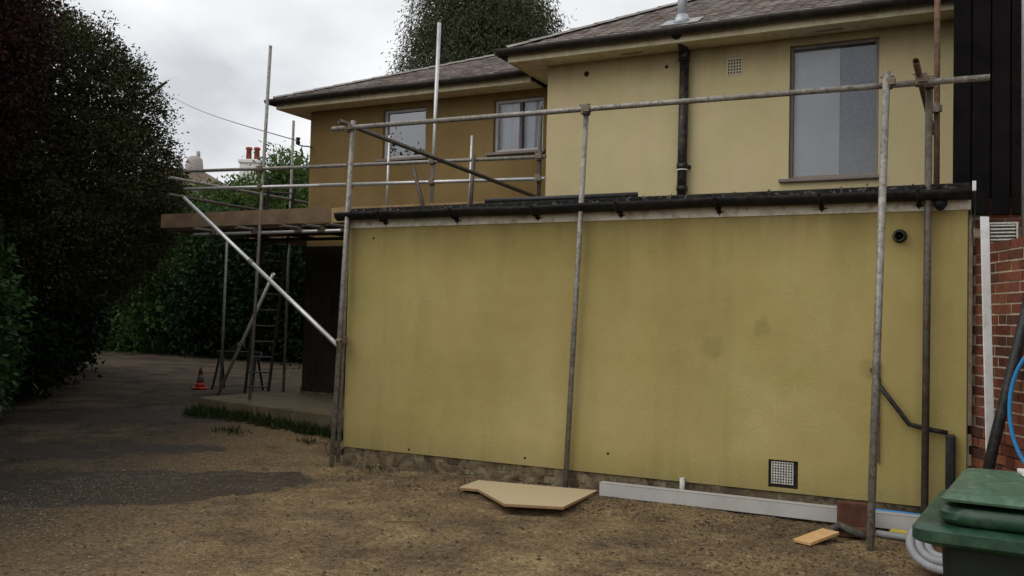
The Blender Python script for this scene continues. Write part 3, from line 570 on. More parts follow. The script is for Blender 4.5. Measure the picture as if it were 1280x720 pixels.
tube((2.53, -0.06, gz(2.53, -0.06)-0.01), (2.68, -0.12, 3.38), 'galv', sf, 'standard')
tube((5.11, -0.79, gz(5.11, -0.79)-0.01), (5.135, -0.21, 3.43), 'galv', sf, 'standard', 0.027)
tube((5.41, -0.09, 0.03), (5.42, -0.09, 3.34), 'galv_dark', sf, 'standard', 0.026)
tube((-0.07, -0.16, 3.4), (5.82, -0.16, 3.335), 'galv', sf, 'ledger')
tube((0.085, -0.26, 3.45), (0.93, 2.62, 3.02), 'galv_dark', sf, 'tie_tube')
tube((5.355, -0.55, 3.40), (5.355, 1.9, 3.37), 'rusty_tube', sf, 'transom')
tube((5.43, 0.95, 2.62), (5.42, 1.0, 5.4), 'rusty_tube', sf, 'standard')
for p_, a_ in (((0.12, -0.13, 3.4), (1, 0, 0)), ((2.68, -0.14, 3.365), (1, 0, 0)), ((5.14, -0.19, 3.35), (1, 0, 0)), ((5.36, -0.15, 3.36), (1, 0, 0)), ((5.42, -0.12, 3.345), (1, 0, 0)), ((5.41, 0.9, 3.38), (0, 1, 0)), ((0.09, -0.11, 1.26), (0, 0, 1))): coupler(p_, sf, a_)
# raking brace out to the back-left, two tubes joined by a sleeve
P0, P1 = Vector((0.09, -0.17, 1.22)), Vector((-4.42, 2.0, 3.16))
tube(P0, P0.lerp(P1, 0.47), 'galv_new', sf, 'raking_brace'); tube(P0.lerp(P1, 0.475), P1, 'galv_new', sf, 'raking_brace')
b = MB(); b.path([P0.lerp(P1, 0.462), P0.lerp(P1, 0.482)], 0.031, 10); b.build('sleeve', 'coupler', sf, True)
b = MB(); b.path([(0.09, -0.14, 1.16), (0.1, -0.18, 1.28)], 0.03, 8); b.build('coupler', 'coupler', sf)

sr = empty('scaffold_platform', (-2.2, 2.9, 0.0)); tag(sr, 'boarded scaffold platform with guard rails along the brown wing wall', 'scaffold')
PY = 2.45
for x, y, z0, z1, mt, dx in ((-3.47, PY, 0.3, 5.36, 'galv', 0.16), (-0.53, PY, 2.62, 5.33, 'galv_new', 0.05), (1.0, PY-0.0, 2.62, 4.12, 'galv_dark', 0.0), (-1.86, PY, 0.3, 4.05, 'galv_new', 0.04)): tube((x, y, z0), (x+dx, y, z1), mt, sr, 'standard')
for x, z0, z1, mt in ((-1.75, 2.7, 4.1, 'galv_new'), (-0.4, 2.7, 4.0, 'galv_new')): tube((x, 3.2, z0), (x+0.02, 3.2, z1), mt, sr, 'standard', 0.02)
tube((0.13, 2.3, 2.62), (0.17, 2.3, 3.55), 'galv_dark', sr, 'standard')
tube((-0.46, 2.3, 2.66), (-0.72, 2.3, 3.45), 'galv_dark', sr, 'prop_tube')
tube((-4.88, PY-0.04, 3.63), (-2.3, PY-0.04, 3.56), 'galv', sr, 'guard_rail'); tube((-2.3, PY-0.04, 3.56), (1.1, PY-0.04, 3.49), 'galv', sr, 'guard_rail')
tube((-4.86, PY-0.04, 3.36), (-2.3, PY-0.04, 3.3), 'galv_new', sr, 'guard_rail'); tube((-2.3, PY-0.04, 3.3), (1.1, PY-0.04, 3.225), 'galv_new', sr, 'guard_rail')
tube((-4.7, PY+0.03, 2.68), (-0.1, PY+0.03, 2.68), 'galv_new', sr, 'ledger'); tube((-5.0, PY+1.05, 2.68), (-0.1, PY+1.05, 2.68), 'galv_dark', sr, 'ledger')
for x in (-4.3, -3.5, -2.7, -2.3, -1.9): tube((x, PY-0.35, 2.725), (x, 3.75, 2.725), 'galv_dark', sr, 'transom'); coupler((x, PY+0.0, 2.7), sr, (0, 1, 0))
# return round the end of the wing
tube((-4.9, PY-0.3, 3.5), (-4.75, 6.4, 3.5), 'galv', sr, 'guard_rail'); tube((-4.9, PY-0.3, 3.25), (-4.75, 6.4, 3.2), 'galv_dark', sr, 'guard_rail')
for (x, y, z1) in ((-5.25, 5.2, 5.0), (-4.0, 4.7, 4.75), (-6.34, 4.79, 3.0), (-4.45, 5.9, 4.55)): tube((x, y, gz(x, y)), (x+0.03, y, z1), 'galv' if x < -5.2 else 'galv_dark', sr, 'standard')
tube((-4.9, 5.2, 2.9), (-4.2, 5.6, 4.3), 'rusty_tube', sr, 'brace_tube')
for x in (-3.39, -1.82, -0.52, 1.0): 
    for z in (3.56-(x+2.3)*0.02, 3.3-(x+2.3)*0.022): coupler((x, PY-0.02, z), sr, (1, 0, 0))
for k in range(5):
    y0 = PY+0.06+k*0.232
    for xa, xb in ((-5.3, -2.12), (-2.1, 0.75)):
        MB().box(xa+random.uniform(-0.05, 0.02), xb, y0, y0+0.225, 2.752, 2.79+random.uniform(-0.003, 0.004)).build('scaffold_board', 'board_wood', sr, bevel=0.003)
for k in range(4):
    x0 = -4.95+k*0.232; MB().box(x0, x0+0.225, 3.9, 6.6, 2.752, 2.79).build('scaffold_board', 'board_wood', sr, bevel=0.003)
MB().box(-5.35, -2.12, PY-0.022, PY+0.016, 2.79, 3.0).build('toe_board', 'board_wood', sr, bevel=0.003)
MB().box(-2.11, 0.78, PY-0.026, PY+0.012, 2.785, 2.985).build('toe_board', 'board_new', sr, bevel=0.003)
# raking standard with its coupler
tube((-5.12, 3.43, 0.1), (-3.2, 2.55, 2.1), 'galv_new', sr, 'raking_standard'); coupler((-4.2, 3.01, 1.06), sr, (0, 0, 1))

lad = empty('ladder', (-4.9, 4.0, 0.12)); tag(lad, 'narrow metal ladder leaning up to the scaffold platform behind the raking tube', 'ladder')
la, lb = Vector((-5.1, 4.35, 0.12)), Vector((-3.75, 3.3, 3.6)); sd_ = Vector((0.8, 0.9, 0)).normalized()*0.19
for s in (-1, 1): b = MB(); b.path([la+sd_*s, lb+sd_*s], 0.026, 6); b.build('rail', 'ladder_alu', lad)
for k in range(13): c_ = la.lerp(lb, (k+0.7)/13.5); MB().path([c_-sd_, c_+sd_], 0.014, 6).build('rung', 'ladder_alu', lad)

# ---------------------------------------------------------------- concrete slab by the wing
slab = [(-4.3, 2.3), (-3.79, 2.15), (-2.5, 1.86), (-1.29, 1.61), (0.05, 1.33), (0.05, 3.8), (-4.3, 3.8)]
struct(MB().prism(slab, -0.1, 0.3).build('paving_slab', 'concrete', None, bevel=0.015))

# ---------------------------------------------------------------- right-hand brick wall and black boarded building
d2 = Vector((-0.418, 0.9084, 0)); nrm = Vector((-0.9084, -0.418, 0)); bp = Vector((5.775, 0.0, 0))
bw = empty('brick_wall', bp); tag(bw, 'red brick boundary wall at right behind the green bin', 'wall')
def bpt(s, o, z): return bp+d2*s+nrm*o+Vector((0, 0, z))
MB().add([bpt(s, o, z) for z in (-0.1, 2.11) for (s, o) in ((-1.45, -0.004), (-1.45, -0.2), (0.16, -0.2), (0.16, -0.004))], [(0, 1, 2, 3), (7, 6, 5, 4), (0, 4, 5, 1), (1, 5, 6, 2), (2, 6, 7, 3), (3, 7, 4, 0)]).build('core', 'mortar', bw)
bms = []
for hl in (0.1075, 0.051):
    for v in range(3):
        b = MB(); b.obox((0, 0, 0), d2*hl, nrm*0.05, (0, 0, 0.0305)); bms.append(b.mesh('brick', 'red_brick'))
n = 0
for r_ in range(29):
    z = 0.01+r_*0.074; s = 0.14-(0.05 if r_ % 2 else 0.0); k = 0
    while s > -1.33 and n < 298:
        hl = 0.1075 if (k+r_) % 2 == 0 else 0.051
        o = bpy.data.objects.new('brick', bms[(0 if hl > 0.1 else 3)+random.randrange(3)]); col.objects.link(o); o.parent = bw; o.matrix_parent_inverse = WI(bw)
        ledge = 0.03 if r_ == 10 else 0.0
        o.location = bpt(s-hl, -0.05+random.uniform(-0.002, 0.005)+ledge+(0.025 if r_ < 10 else 0), z+0.034+random.uniform(-0.0015, 0.0015)); o.rotation_euler.z = random.gauss(0, 0.006)
        s -= 2*hl+0.013; k += 1; n += 1
bb = empty('black_boarded_building', (7.2, 1.0, 0)); tag(bb, 'tall black boarded gable rising over the brick wall at the right edge', 'building')
MB().box(5.57, 9.0, 1.03, 6.0, 2.62, 6.8).build('wall', 'black_board', bb)
x = 5.55
while x < 8.9:
    wd = 0.145; MB().box(x, x+wd-0.012, 0.995+random.uniform(0, 0.006), 1.028, 2.48, 6.8).build('board', 'black_board', bb, bevel=0.004); x += wd
# brick wall under the boards with its vent
MB().box(5.6, 9.0, 1.06, 1.3, 0.0, 2.62).build('brick_base', 'mortar', bb)
me_b = MB().box(0, 0.215, 0, 0.09, 0, 0.065).mesh('brick', 'red_brick')
for r_ in range(9):
    for k in range(7):
        o = bpy.data.objects.new('brick', me_b); col.objects.link(o); o.parent = bb; o.matrix_parent_inverse = WI(bb); o.location = (5.72+(0 if r_ % 2 else -0.0)+k*0.226+(0.11 if r_ % 2 else 0), 1.045+random.uniform(-0.003, 0.003), 1.93+r_*0.075)
v_ = MB().box(5.83, 6.02, 1.02, 1.04, 2.22, 2.4).build('vent', 'dark_hole', bb)
b = MB()
for k in range(6): z = 2.24+k*0.029; b.obox((5.925, 1.012, z), (0.09, 0, 0), (0, 0.008, -0.004), (0, 0.003, 0.006))
b.build('louvre', 'grille_pale', v_)
b = MB(); b.box(5.815, 5.83, 1.0, 1.03, 2.205, 2.415); b.box(6.02, 6.035, 1.0, 1.03, 2.205, 2.415); b.box(5.83, 6.02, 1.0, 1.03, 2.4, 2.415); b.box(5.83, 6.02, 1.0, 1.03, 2.205, 2.22); b.build('vent_frame', 'grille_pale', v_)
so_ = MB().pipe((6.06, 0.3, 2.2), (6.045, 0.3, 6.5), TR, 0.02, 12).build('scaffold_tube', 'galv_new', None, True); tag(so_, 'upright pale scaffold tube at the right edge before the black boarding', 'scaffold tube')

# leaning pieces
def strip(p0, p1, wv, tv): p0, p1 = Vector(p0), Vector(p1); b = MB(); b.obox((p0+p1)/2, (p1-p0)/2, Vector(wv), Vector(tv)); return b
t = strip((5.85, -0.6, 0.05), (5.79, -0.36, 2.31), rt0*0.029, fw0*0.006).build('trim_strip', 'pvc_white', None, bevel=0.002); tag(t, 'tall white plastic trim strip leaning on the red brick wall', 'trim strip')
t = MB().path([(5.72, -0.55, 0.03), (5.85, -0.56, 0.75), (6.1, -0.66, 1.95)], 0.036, 14).build('drain_pipe', 'black_plastic', None, True); tag(t, 'black plastic drainpipe leaning against the red brick wall', 'pipe')
pts = []
for k in range(30): a = math.pi*(0.38+1.25*k/29); pts.append(Vector((6.16, -0.86, 1.02))+Vector((0.92, -0.4, 0)).normalized()*(0.24*math.cos(a))+Vector((0, 0, 0.42*math.sin(a))))
t = MB().path(pts, 0.0135, 10).build('water_pipe', 'blue_pipe', None, True); tag(t, 'bright blue water pipe looped against the brick wall above the bin', 'pipe')

# ---------------------------------------------------------------- wheelie bin
bn = empty('wheelie_bin', (5.95, -4.4, 0)); tag(bn, 'green wheelie bin with lid at the bottom right corner', 'bin')
a_ = R(-4); bx = Vector((math.cos(a_), math.sin(a_), 0)); by_ = Vector((-math.sin(a_), math.cos(a_), 0)); bc = Vector((5.617, -4.76, 0))+bx*0.297+by_*0.36
def P(u, v, z): return bc+bx*u+by_*v+Vector((0, 0, z+0.008))
def rr(hw, hd, rad, z, n=5, dv=0):
    pts = []
    for (sx_, sy_, a0) in ((1, 1, 0), (-1, 1, 90), (-1, -1, 180), (1, -1, 270)):
        for k in range(n+1): t = R(a0+90*k/n); pts.append(P(sx_*(hw-rad)+rad*math.cos(t), dv+sy_*(hd-rad)+rad*math.sin(t), z))
    return pts
def loft(rings, name, mat, parent, cap=True):
    n = len(rings[0]); vs = [v for r_ in rings for v in r_]; fs = [(i*n+k, i*n+(k+1) % n, (i+1)*n+(k+1) % n, (i+1)*n+k) for i in range(len(rings)-1) for k in range(n)]
    if cap: fs += [tuple(range(n-1, -1, -1)), tuple(range((len(rings)-1)*n, len(rings)*n))]
    return MB().add(vs, fs).build(name, mat, parent, True)
def flat_shade(o):
    md = o.modifiers.new('edges', 'EDGE_SPLIT'); md.split_angle = R(35); return o
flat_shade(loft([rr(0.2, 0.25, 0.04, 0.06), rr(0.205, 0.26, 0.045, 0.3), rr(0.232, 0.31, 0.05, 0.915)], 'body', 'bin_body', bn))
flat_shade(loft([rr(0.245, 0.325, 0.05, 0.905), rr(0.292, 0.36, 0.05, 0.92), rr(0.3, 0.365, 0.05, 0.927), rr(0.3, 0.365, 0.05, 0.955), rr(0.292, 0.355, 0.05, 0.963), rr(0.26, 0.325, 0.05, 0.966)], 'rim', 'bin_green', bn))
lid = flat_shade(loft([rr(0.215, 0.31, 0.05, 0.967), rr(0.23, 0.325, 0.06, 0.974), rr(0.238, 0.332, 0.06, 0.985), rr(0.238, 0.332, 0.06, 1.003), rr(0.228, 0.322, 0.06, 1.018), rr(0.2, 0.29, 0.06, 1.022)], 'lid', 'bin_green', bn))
def tilt(o):      # the lid skin has sprung up a little at the near edge
    for v in o.data.vertices:
        q = (v.co-bc).dot(by_); v.co.z += 0.012*(0.33-q)
    return o
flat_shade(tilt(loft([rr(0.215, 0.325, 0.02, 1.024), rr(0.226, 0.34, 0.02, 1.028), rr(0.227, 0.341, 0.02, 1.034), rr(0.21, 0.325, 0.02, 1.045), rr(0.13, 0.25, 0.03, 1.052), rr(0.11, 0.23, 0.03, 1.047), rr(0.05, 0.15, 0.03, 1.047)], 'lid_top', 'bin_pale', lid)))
for s_, q_ in ((-0.14, -0.16), (-0.14, 0.16)): b = MB(); b.path([P(s_+0.0, q_-0.1, 1.047), P(s_+0.0, q_+0.1, 1.047)], 0.009, 6); b.build('lid_rib', 'bin_pale', lid, True)
for s_ in (-0.15, 0.15): MB().path([P(s_-0.05, 0.362, 0.975), P(s_+0.05, 0.362, 0.975)], 0.022, 10).build('hinge', 'bin_green', lid, True)
b = MB(); b.path([P(-0.2, 0.4, 0.98), P(0.2, 0.4, 0.98)], 0.016, 8); [b.path([P(s, 0.34, 0.96), P(s, 0.4, 0.98)], 0.014, 8) for s in (-0.2, 0, 0.2)]; b.build('handle', 'bin_green', bn, True)
for s in (-0.25, 0.25): b = MB(); b.path([P(s-0.025, 0.22, 0.1), P(s+0.025, 0.22, 0.1)], 0.1, 18); b.build('wheel', 'black_plastic', bn, True)
b = MB(); b.path([P(-0.25, 0.22, 0.1), P(0.25, 0.22, 0.1)], 0.012, 8); b.build('axle', 'galv_dark', bn)
b = MB(); b.obox(P(0.14, 0.27, 1.058), bx*0.2+by_*0.05, by_*0.05-bx*0.01, Vector((0, 0, 0.006))); tag(b.build('trim_offcut', 'pvc_white', None, bevel=0.002), 'white plastic offcut lying across the bin lid', 'offcut')

# ---------------------------------------------------------------- things on the ground
poly = [(1.81, -0.67), (1.77, -0.27), (2.86, -0.12), (2.9, -0.93), (2.46, -1.08), (1.99, -0.66)]
pn = empty('chipboard_panel', (2.35, -0.6, 0.06)); tag(pn, 'pale chipboard panel with cut corners lying beside the wall', 'board')
b = MB(); zs0 = 0.075; b.prism(poly, zs0-0.02, zs0); b.build('sheet', 'chip_edge', pn, bevel=0.002); MB().prism([(x*0.998+0.0047, y*0.998-0.001) for x, y in poly], zs0+0.0005, zs0+0.003).build('face', 'chipboard', pn)
# white box-section trim
bt = empty('plastic_fascia_length', (4.2, -0.2, 0.03)); tag(bt, 'long white plastic fascia box lying on the ground along the wall', 'fascia board')
A_, B_ = Vector((2.92, -0.2, 0.055)), Vector((5.56, -0.17, 0.05)); dv = (B_-A_).normalized(); sv = Vector((0, 0, 1)).cross(dv)
b = MB()
b.obox((A_+B_)/2+Vector((0, 0, 0.055))-sv*0.033, (B_-A_)/2, sv*0.003, Vector((0, 0, 0.052))); b.obox((A_+B_)/2+Vector((0, 0, 0.112)), (B_-A_)/2, sv*0.038, Vector((0, 0, 0.0035))); b.obox((A_+B_)/2+Vector((0, 0, 0.055))+sv*0.033, (B_-A_)/2, sv*0.003, Vector((0, 0, 0.052))); b.build('section', 'pvc_dirty', bt, bevel=0.002)
b = MB(); b.obox((A_+B_)/2+Vector((0, 0, 0.0035)), (B_-A_)/2*0.999, sv*0.028, Vector((0, 0, 0.0035))); b.build('web', 'conduit_grey', bt)
t = MB().path([(5.05, -0.1, 0.16), (5.3, -0.08, 0.155), (5.7, -0.1, 0.15)], 0.013, 8).build('water_pipe', 'blue_pipe', None, True); tag(t, 'thin blue pipe lying behind the white fascia box', 'pipe')
t = strip((5.2, -0.33, 0.065), (5.62, -0.36, 0.06), (0.005, 0.04, 0), (0, 0, 0.012)).build('yellow_strip', 'yellow_plastic', None, bevel=0.003); tag(t, 'yellow plastic strip on the ground beside the grey conduit', 'strip')
t = MB().path([(5.12, -0.45, 0.06), (5.3, -0.47, 0.06), (5.5, -0.52, 0.06)], 0.024, 10).build('grey_pipe', 'conduit_grey', None, True); tag(t, 'short grey pipe lying beside the yellow strip', 'pipe')
b = MB(); b.obox((4.94, -0.34, 0.145), Vector((0.1, 0.02, 0)), Vector((-0.008, 0.035, 0.0)), Vector((0, 0, 0.098))); t = b.build('clay_block', 'clay_block', None, bevel=0.006); tag(t, 'upright dark red clay block leaning on the white fascia box', 'block')
b = MB(); b.obox((4.98, -0.5, 0.06), Vector((0.11, -0.02, 0.012)), Vector((0.01, 0.05, 0.0)), Vector((0, 0, 0.03))); t = b.build('broken_brick', 'clay_block', None, bevel=0.01); tag(t, 'broken brick lying flat under the upright clay block', 'brick')
b = MB(); b.obox((4.76, -0.78, 0.055), Vector((0.075, 0.14, 0.02)), Vector((0.062, -0.03, 0)), Vector((0, -0.002, 0.011))); t = b.build('wood_offcut', 'fresh_wood', None, bevel=0.002); tag(t, 'small fresh timber offcut lying on the earth near the clay block', 'offcut')
pts = [(4.8, -0.7, 0.03), (4.83, -0.6, 0.075), (4.88, -0.54, 0.105), (4.95, -0.58, 0.09), (5.03, -0.62, 0.075), (5.09, -0.6, 0.05)]
t = MB().path(pts, [0.012, 0.025, 0.03, 0.028, 0.024, 0.01], 8).build('rag', 'rag', None, True); tag(t, 'dark twisted rag draped over the broken brick', 'rag')
# coil of corrugated conduit
cc = Vector((5.575, -1.1, 0.0)); nv = (Vector((CAM.x, CAM.y, 0))-cc); nv.z = 0; nv.normalize(); tilt = R(52)
ax1 = Vector((0, 0, 1)).cross(nv); ax2 = nv*math.sin(tilt)*-1+Vector((0, 0, math.cos(tilt))); cn = ax1.cross(ax2)
pts, rad = [], []; nseg = 420
for k in range(nseg):
    t_ = k/nseg*3.35*2*math.pi; ro = 0.205-0.033*(t_/(2*math.pi)) if False else 0.222-0.036*math.floor(t_/(2*math.pi))*0.0-0.052*t_/(2*math.pi)
    pts.append(cc+Vector((0, 0, 0.16))+ax1*math.cos(t_)*ro+ax2*math.sin(t_)*ro+cn*0.012*math.sin(t_*0.7)); rad.append(0.027 if k % 3 else 0.024)
t = MB().path(pts, rad, 10).build('conduit_coil', 'conduit_grey', None, True); tag(t, 'coil of grey corrugated conduit lying beside the green bin', 'conduit coil')
# cone
cx, cy = -7.1, 5.05; z0 = gz(cx, cy); cone = empty('traffic_cone', (cx, cy, z0)); tag(cone, 'small red and white traffic cone on the drive', 'traffic cone')
MB().box(cx-0.125, cx+0.125, cy-0.125, cy+0.125, z0, z0+0.04).build('base', 'cone_red', cone, bevel=0.02)
prof = [(0.12, 0.045), (0.1, 0.14), (0.062, 0.3), (0.03, 0.46), (0.02, 0.47)]
for nm, mt, a, b_ in (('skirt', 'cone_red', (0.1, 0.04), (0.075, 0.12)), ('sleeve', 'cone_grey', (0.07, 0.122), (0.045, 0.27)), ('tip', 'cone_dull', (0.044, 0.272), (0.024, 0.4))): MB().path([(cx, cy, z0+a[1]), (cx, cy, z0+b_[1])], [a[0], b_[0]], 16).build(nm, mt, cone, True)
# sawhorses in the shade
def sawhorse(x, y, rz, label):
    z = gz(x, y); s = empty('sawhorse', (x, y, z)); tag(s, label, 'sawhorse', 'sawhorses under the platform'); c_, s_ = math.cos(rz), math.sin(rz)
    T = lambda u, v, h: (x+u*c_-v*s_, y+u*s_+v*c_, z+h)
    b = MB(); b.obox(T(0, 0, 0.68), Vector((c_, s_, 0))*0.45, Vector((-s_, c_, 0))*0.04, (0, 0, 0.045)); b.build('beam', 'black_plastic', s)
    for u in (-0.36, 0.36):
        for v in (-1, 1): MB().path([T(u, v*0.03, 0.66), T(u*1.1, v*0.24, 0)], 0.025, 6).build('leg', 'black_plastic', s)
sawhorse(-6.7, 5.6, 0.3, 'black sawhorse beside the foot of the ladder'); sawhorse(-5.3, 6.6, 0.6, 'black sawhorse with cut branches over it by the wing')

# ---------------------------------------------------------------- vegetation
def unit(v): return v/np.maximum(np.linalg.norm(v, axis=-1, keepdims=True), 1e-9)
def leaves(P_, D, ln, wd, spread=0.8, droop=0.0):
    """one bent leaf quad per point; D is the preferred direction"""
    n = len(P_); d = unit(D+rng.normal(0, spread, (n, 3))+np.array([0, 0, -droop])); s = unit(np.cross(d, rng.normal(0, 1, (n, 3)))); l_ = (ln*rng.uniform(0.6, 1.35, n))[:, None]; w_ = (wd*rng.uniform(0.6, 1.3, n))[:, None]
    m_ = P_+d*l_*0.45
    return np.stack([P_, m_+s*w_*0.5, P_+d*l_, m_-s*w_*0.5], 1)
def crown(lobes, nclump, per, sig, ln, wd, droop=0.1, spread=0.8, shell=0.16, flat=0.7, zmin=0.1, core=0):
    vol = np.array([l[3]*l[4]+l[4]*l[5]+l[3]*l[5] for l in lobes]); idx = rng.choice(len(lobes), nclump, p=vol/vol.sum()); Lb = np.array(lobes)[idx]
    dr = unit(rng.normal(0, 1, (nclump, 3))); rad = 1-np.abs(rng.normal(0, shell, nclump)); rad = np.clip(rad+rng.normal(0, 0.03, nclump), 0.1, 1.12)
    C0 = Lb[:, :3]+dr*Lb[:, 3:6]*rad[:, None]; keep = np.ones(nclump, bool)
    for l in lobes:
        q_ = (C0-np.array(l[:3]))/np.array(l[3:6]); keep &= (np.linalg.norm(q_, axis=1) > 0.55)
    keep &= C0[:, 2] > zmin; C0 = C0[keep]; dr = dr[keep]; n = len(C0); cs = rng.uniform(0.6, 1.5, n)
    P_ = np.repeat(C0, per, 0)+rng.normal(0, 1, (n*per, 3))*sig*np.array([1, 1, flat])*np.repeat(cs, per)[:, None]; D = np.repeat(dr, per, 0)*0.7
    V = leaves(P_, D, ln, wd, spread, droop); V = V[V[:, :, 2].min(1) > 0.02]
    if core:
        k = core; idx = rng.choice(len(lobes), k, p=vol/vol.sum()); Lb = np.array(lobes)[idx]; dd = unit(rng.normal(0, 1, (k, 3))); Pc = Lb[:, :3]+dd*Lb[:, 3:6]*rng.uniform(0.35, 0.82, k)[:, None]; Pc = Pc[Pc[:, 2] > 0.3]
        V = np.concatenate([V, leaves(Pc, unit(rng.normal(0, 1, Pc.shape)), ln*3.2, wd*4.5, 1.0, 0.0)])
    return V
def trunk(base, top, r0, limbs, parent, nm='trunk'):
    base, top = Vector(base), Vector(top); n = 8; b = MB(); pts = [base.lerp(top, k/n)+Vector((random.gauss(0, 0.03), random.gauss(0, 0.03), 0))*(k > 0) for k in range(n+1)]
    b.path(pts, [r0*(1.35 if k == 0 else 1)*(1-0.75*k/n) for k in range(n+1)], 10)
    for e_ in limbs:
        t_ = random.uniform(0.3, 0.85); s = base.lerp(top, t_); e_ = Vector(e_); m_ = s.lerp(e_, 0.5)+Vector((0, 0, 0.25)); b.path([s, m_, e_], [r0*0.4, r0*0.25, r0*0.07], 6)
    return b.build(nm, 'bark', parent, True)
def tree(name, label, base, lobes, mat, nclump, per, sig, ln, wd, r0=0.2, cat='tree', group=None, **kw):
    z0 = gz(base[0], base[1]); t = empty(name, (base[0], base[1], z0)); tag(t, label, cat, group)
    lobes = [(base[0]+l[0], base[1]+l[1], z0+l[2], *l[3:]) for l in lobes]
    link('crown' if cat == 'tree' else 'foliage', poly_mesh('crown', crown(lobes, nclump, per, sig, ln, wd, **kw), None, mat), t)
    top = max(lobes, key=lambda l: l[2]); limbs = [(l[0]+random.gauss(0, l[3]*0.4), l[1]+random.gauss(0, l[4]*0.4), l[2]+random.uniform(-0.2, 0.4)*l[5]) for l in lobes for _ in range(3)] if name != 'copper_tree' else []
    trunk((base[0], base[1], z0-0.05), (top[0], top[1], top[2]+top[5]*0.4), r0, limbs, t, 'trunk' if cat == 'tree' else 'stem'); return t
def at(px, Zc):          # plan position from a bearing and a distance in front of the camera
    X_ = (px-640)/FPX*Zc; p_ = Vector((CAM.x, CAM.y, 0))+fw0*Zc+rt0*X_; return (p_.x, p_.y)
def lb(dx, dz, z, rx, ry, rz): # lobe offset given along the view's right and depth
    return (rt0.x*dx+fw0.x*dz, rt0.y*dx+fw0.y*dz, z, rx, ry, rz)
# big evergreen on the left
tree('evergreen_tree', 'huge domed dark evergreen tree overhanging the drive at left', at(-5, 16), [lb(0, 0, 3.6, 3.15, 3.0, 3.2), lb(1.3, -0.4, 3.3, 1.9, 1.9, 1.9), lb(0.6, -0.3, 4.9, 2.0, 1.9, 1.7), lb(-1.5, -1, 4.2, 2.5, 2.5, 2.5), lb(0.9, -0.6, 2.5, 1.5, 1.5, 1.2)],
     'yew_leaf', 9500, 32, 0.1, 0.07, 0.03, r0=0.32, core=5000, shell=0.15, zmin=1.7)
tree('copper_tree', 'purple leaved tree at the upper left corner', at(-165, 12.5), [lb(0, 0, 4.9, 2.0, 2.0, 1.9), lb(0.8, 0.2, 5.9, 1.3, 1.2, 1.0), lb(-1.2, -0.5, 4.5, 2, 2, 2)], 'copper_leaf', 3200, 30, 0.13, 0.075, 0.045, r0=0.22, core=2600, zmin=1.3)
tree('laurel_bush', 'glossy green laurel bush at the left edge', at(-85, 12), [lb(0, 0, 1.55, 0.95, 0.95, 1.15), lb(0.2, -0.2, 0.8, 0.95, 0.9, 0.8)], 'laurel_leaf', 620, 26, 0.13, 0.12, 0.05, r0=0.05, cat='bush', core=900, zmin=0.1)
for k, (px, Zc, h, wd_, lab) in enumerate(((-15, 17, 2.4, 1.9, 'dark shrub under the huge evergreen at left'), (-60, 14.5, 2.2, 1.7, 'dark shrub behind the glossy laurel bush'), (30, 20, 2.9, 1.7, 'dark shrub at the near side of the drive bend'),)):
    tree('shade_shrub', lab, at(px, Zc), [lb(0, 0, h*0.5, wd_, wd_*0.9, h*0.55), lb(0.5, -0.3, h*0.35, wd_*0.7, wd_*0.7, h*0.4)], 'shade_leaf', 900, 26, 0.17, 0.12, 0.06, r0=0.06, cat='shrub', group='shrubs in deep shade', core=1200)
for k, (px, Zc, h) in enumerate(((-330, 9.5, 4.2), (-430, 7.6, 4.0), (-600, 6.2, 4.0))):  # out-of-view continuation of the hedge, added to shade the drive
    tree('unseen_hedge', ('unseen hedge shrub added for shade beyond the laurel bush', 'unseen hedge shrub added for shade left of the drive', 'unseen hedge shrub added for shade nearest the camera')[k], at(px, Zc), [lb(0, 0, h*0.5, 1.7, 1.6, h*0.52), lb(0.3, 0.3, h*0.75, 1.1, 1.1, h*0.28)], 'shade_leaf', 900, 24, 0.17, 0.13, 0.07, r0=0.08, cat='shrub', group='unseen hedge shrubs added to shade the drive', core=900)
# dense growth closing the end of the drive
for k, (px, Zc, h, wd_, mt, lab) in enumerate((
    (85, 33, 7.0, 2.8, 'shade_leaf', 'dark tree closing the far bend of the drive'), (165, 32, 5.2, 2.4, 'shade_leaf', 'dark leafy tree beyond the drive bend right of the big evergreen'), (218, 30.5, 4.9, 2.1, 'mid_leaf', 'dark leafy tree behind the traffic cone'),
    (272, 29, 4.4, 2.1, 'mid_leaf', 'dark leafy tree behind the ladder'), (335, 28, 4.2, 2.0, 'shade_leaf', 'dark leafy tree behind the scaffold standards'), (392, 27.5, 4.2, 2.0, 'shade_leaf', 'dark leafy tree mostly hidden behind the wing corner'), (10, 31, 8.0, 3.2, 'shade_leaf', 'tall dark tree behind the big evergreen'))):
    tree('boundary_tree', lab, at(px, Zc), [lb(0, 0, h*0.5, wd_, wd_, h*0.52), lb(wd_*0.5, -0.6, h*0.3, wd_*0.7, wd_*0.7, h*0.33), lb(-wd_*0.6, -0.5, h*0.35, wd_*0.7, wd_*0.7, h*0.38)], mt, 1100, 26, 0.24, 0.17, 0.085, r0=0.12, group='trees closing the end of the drive', core=1500)
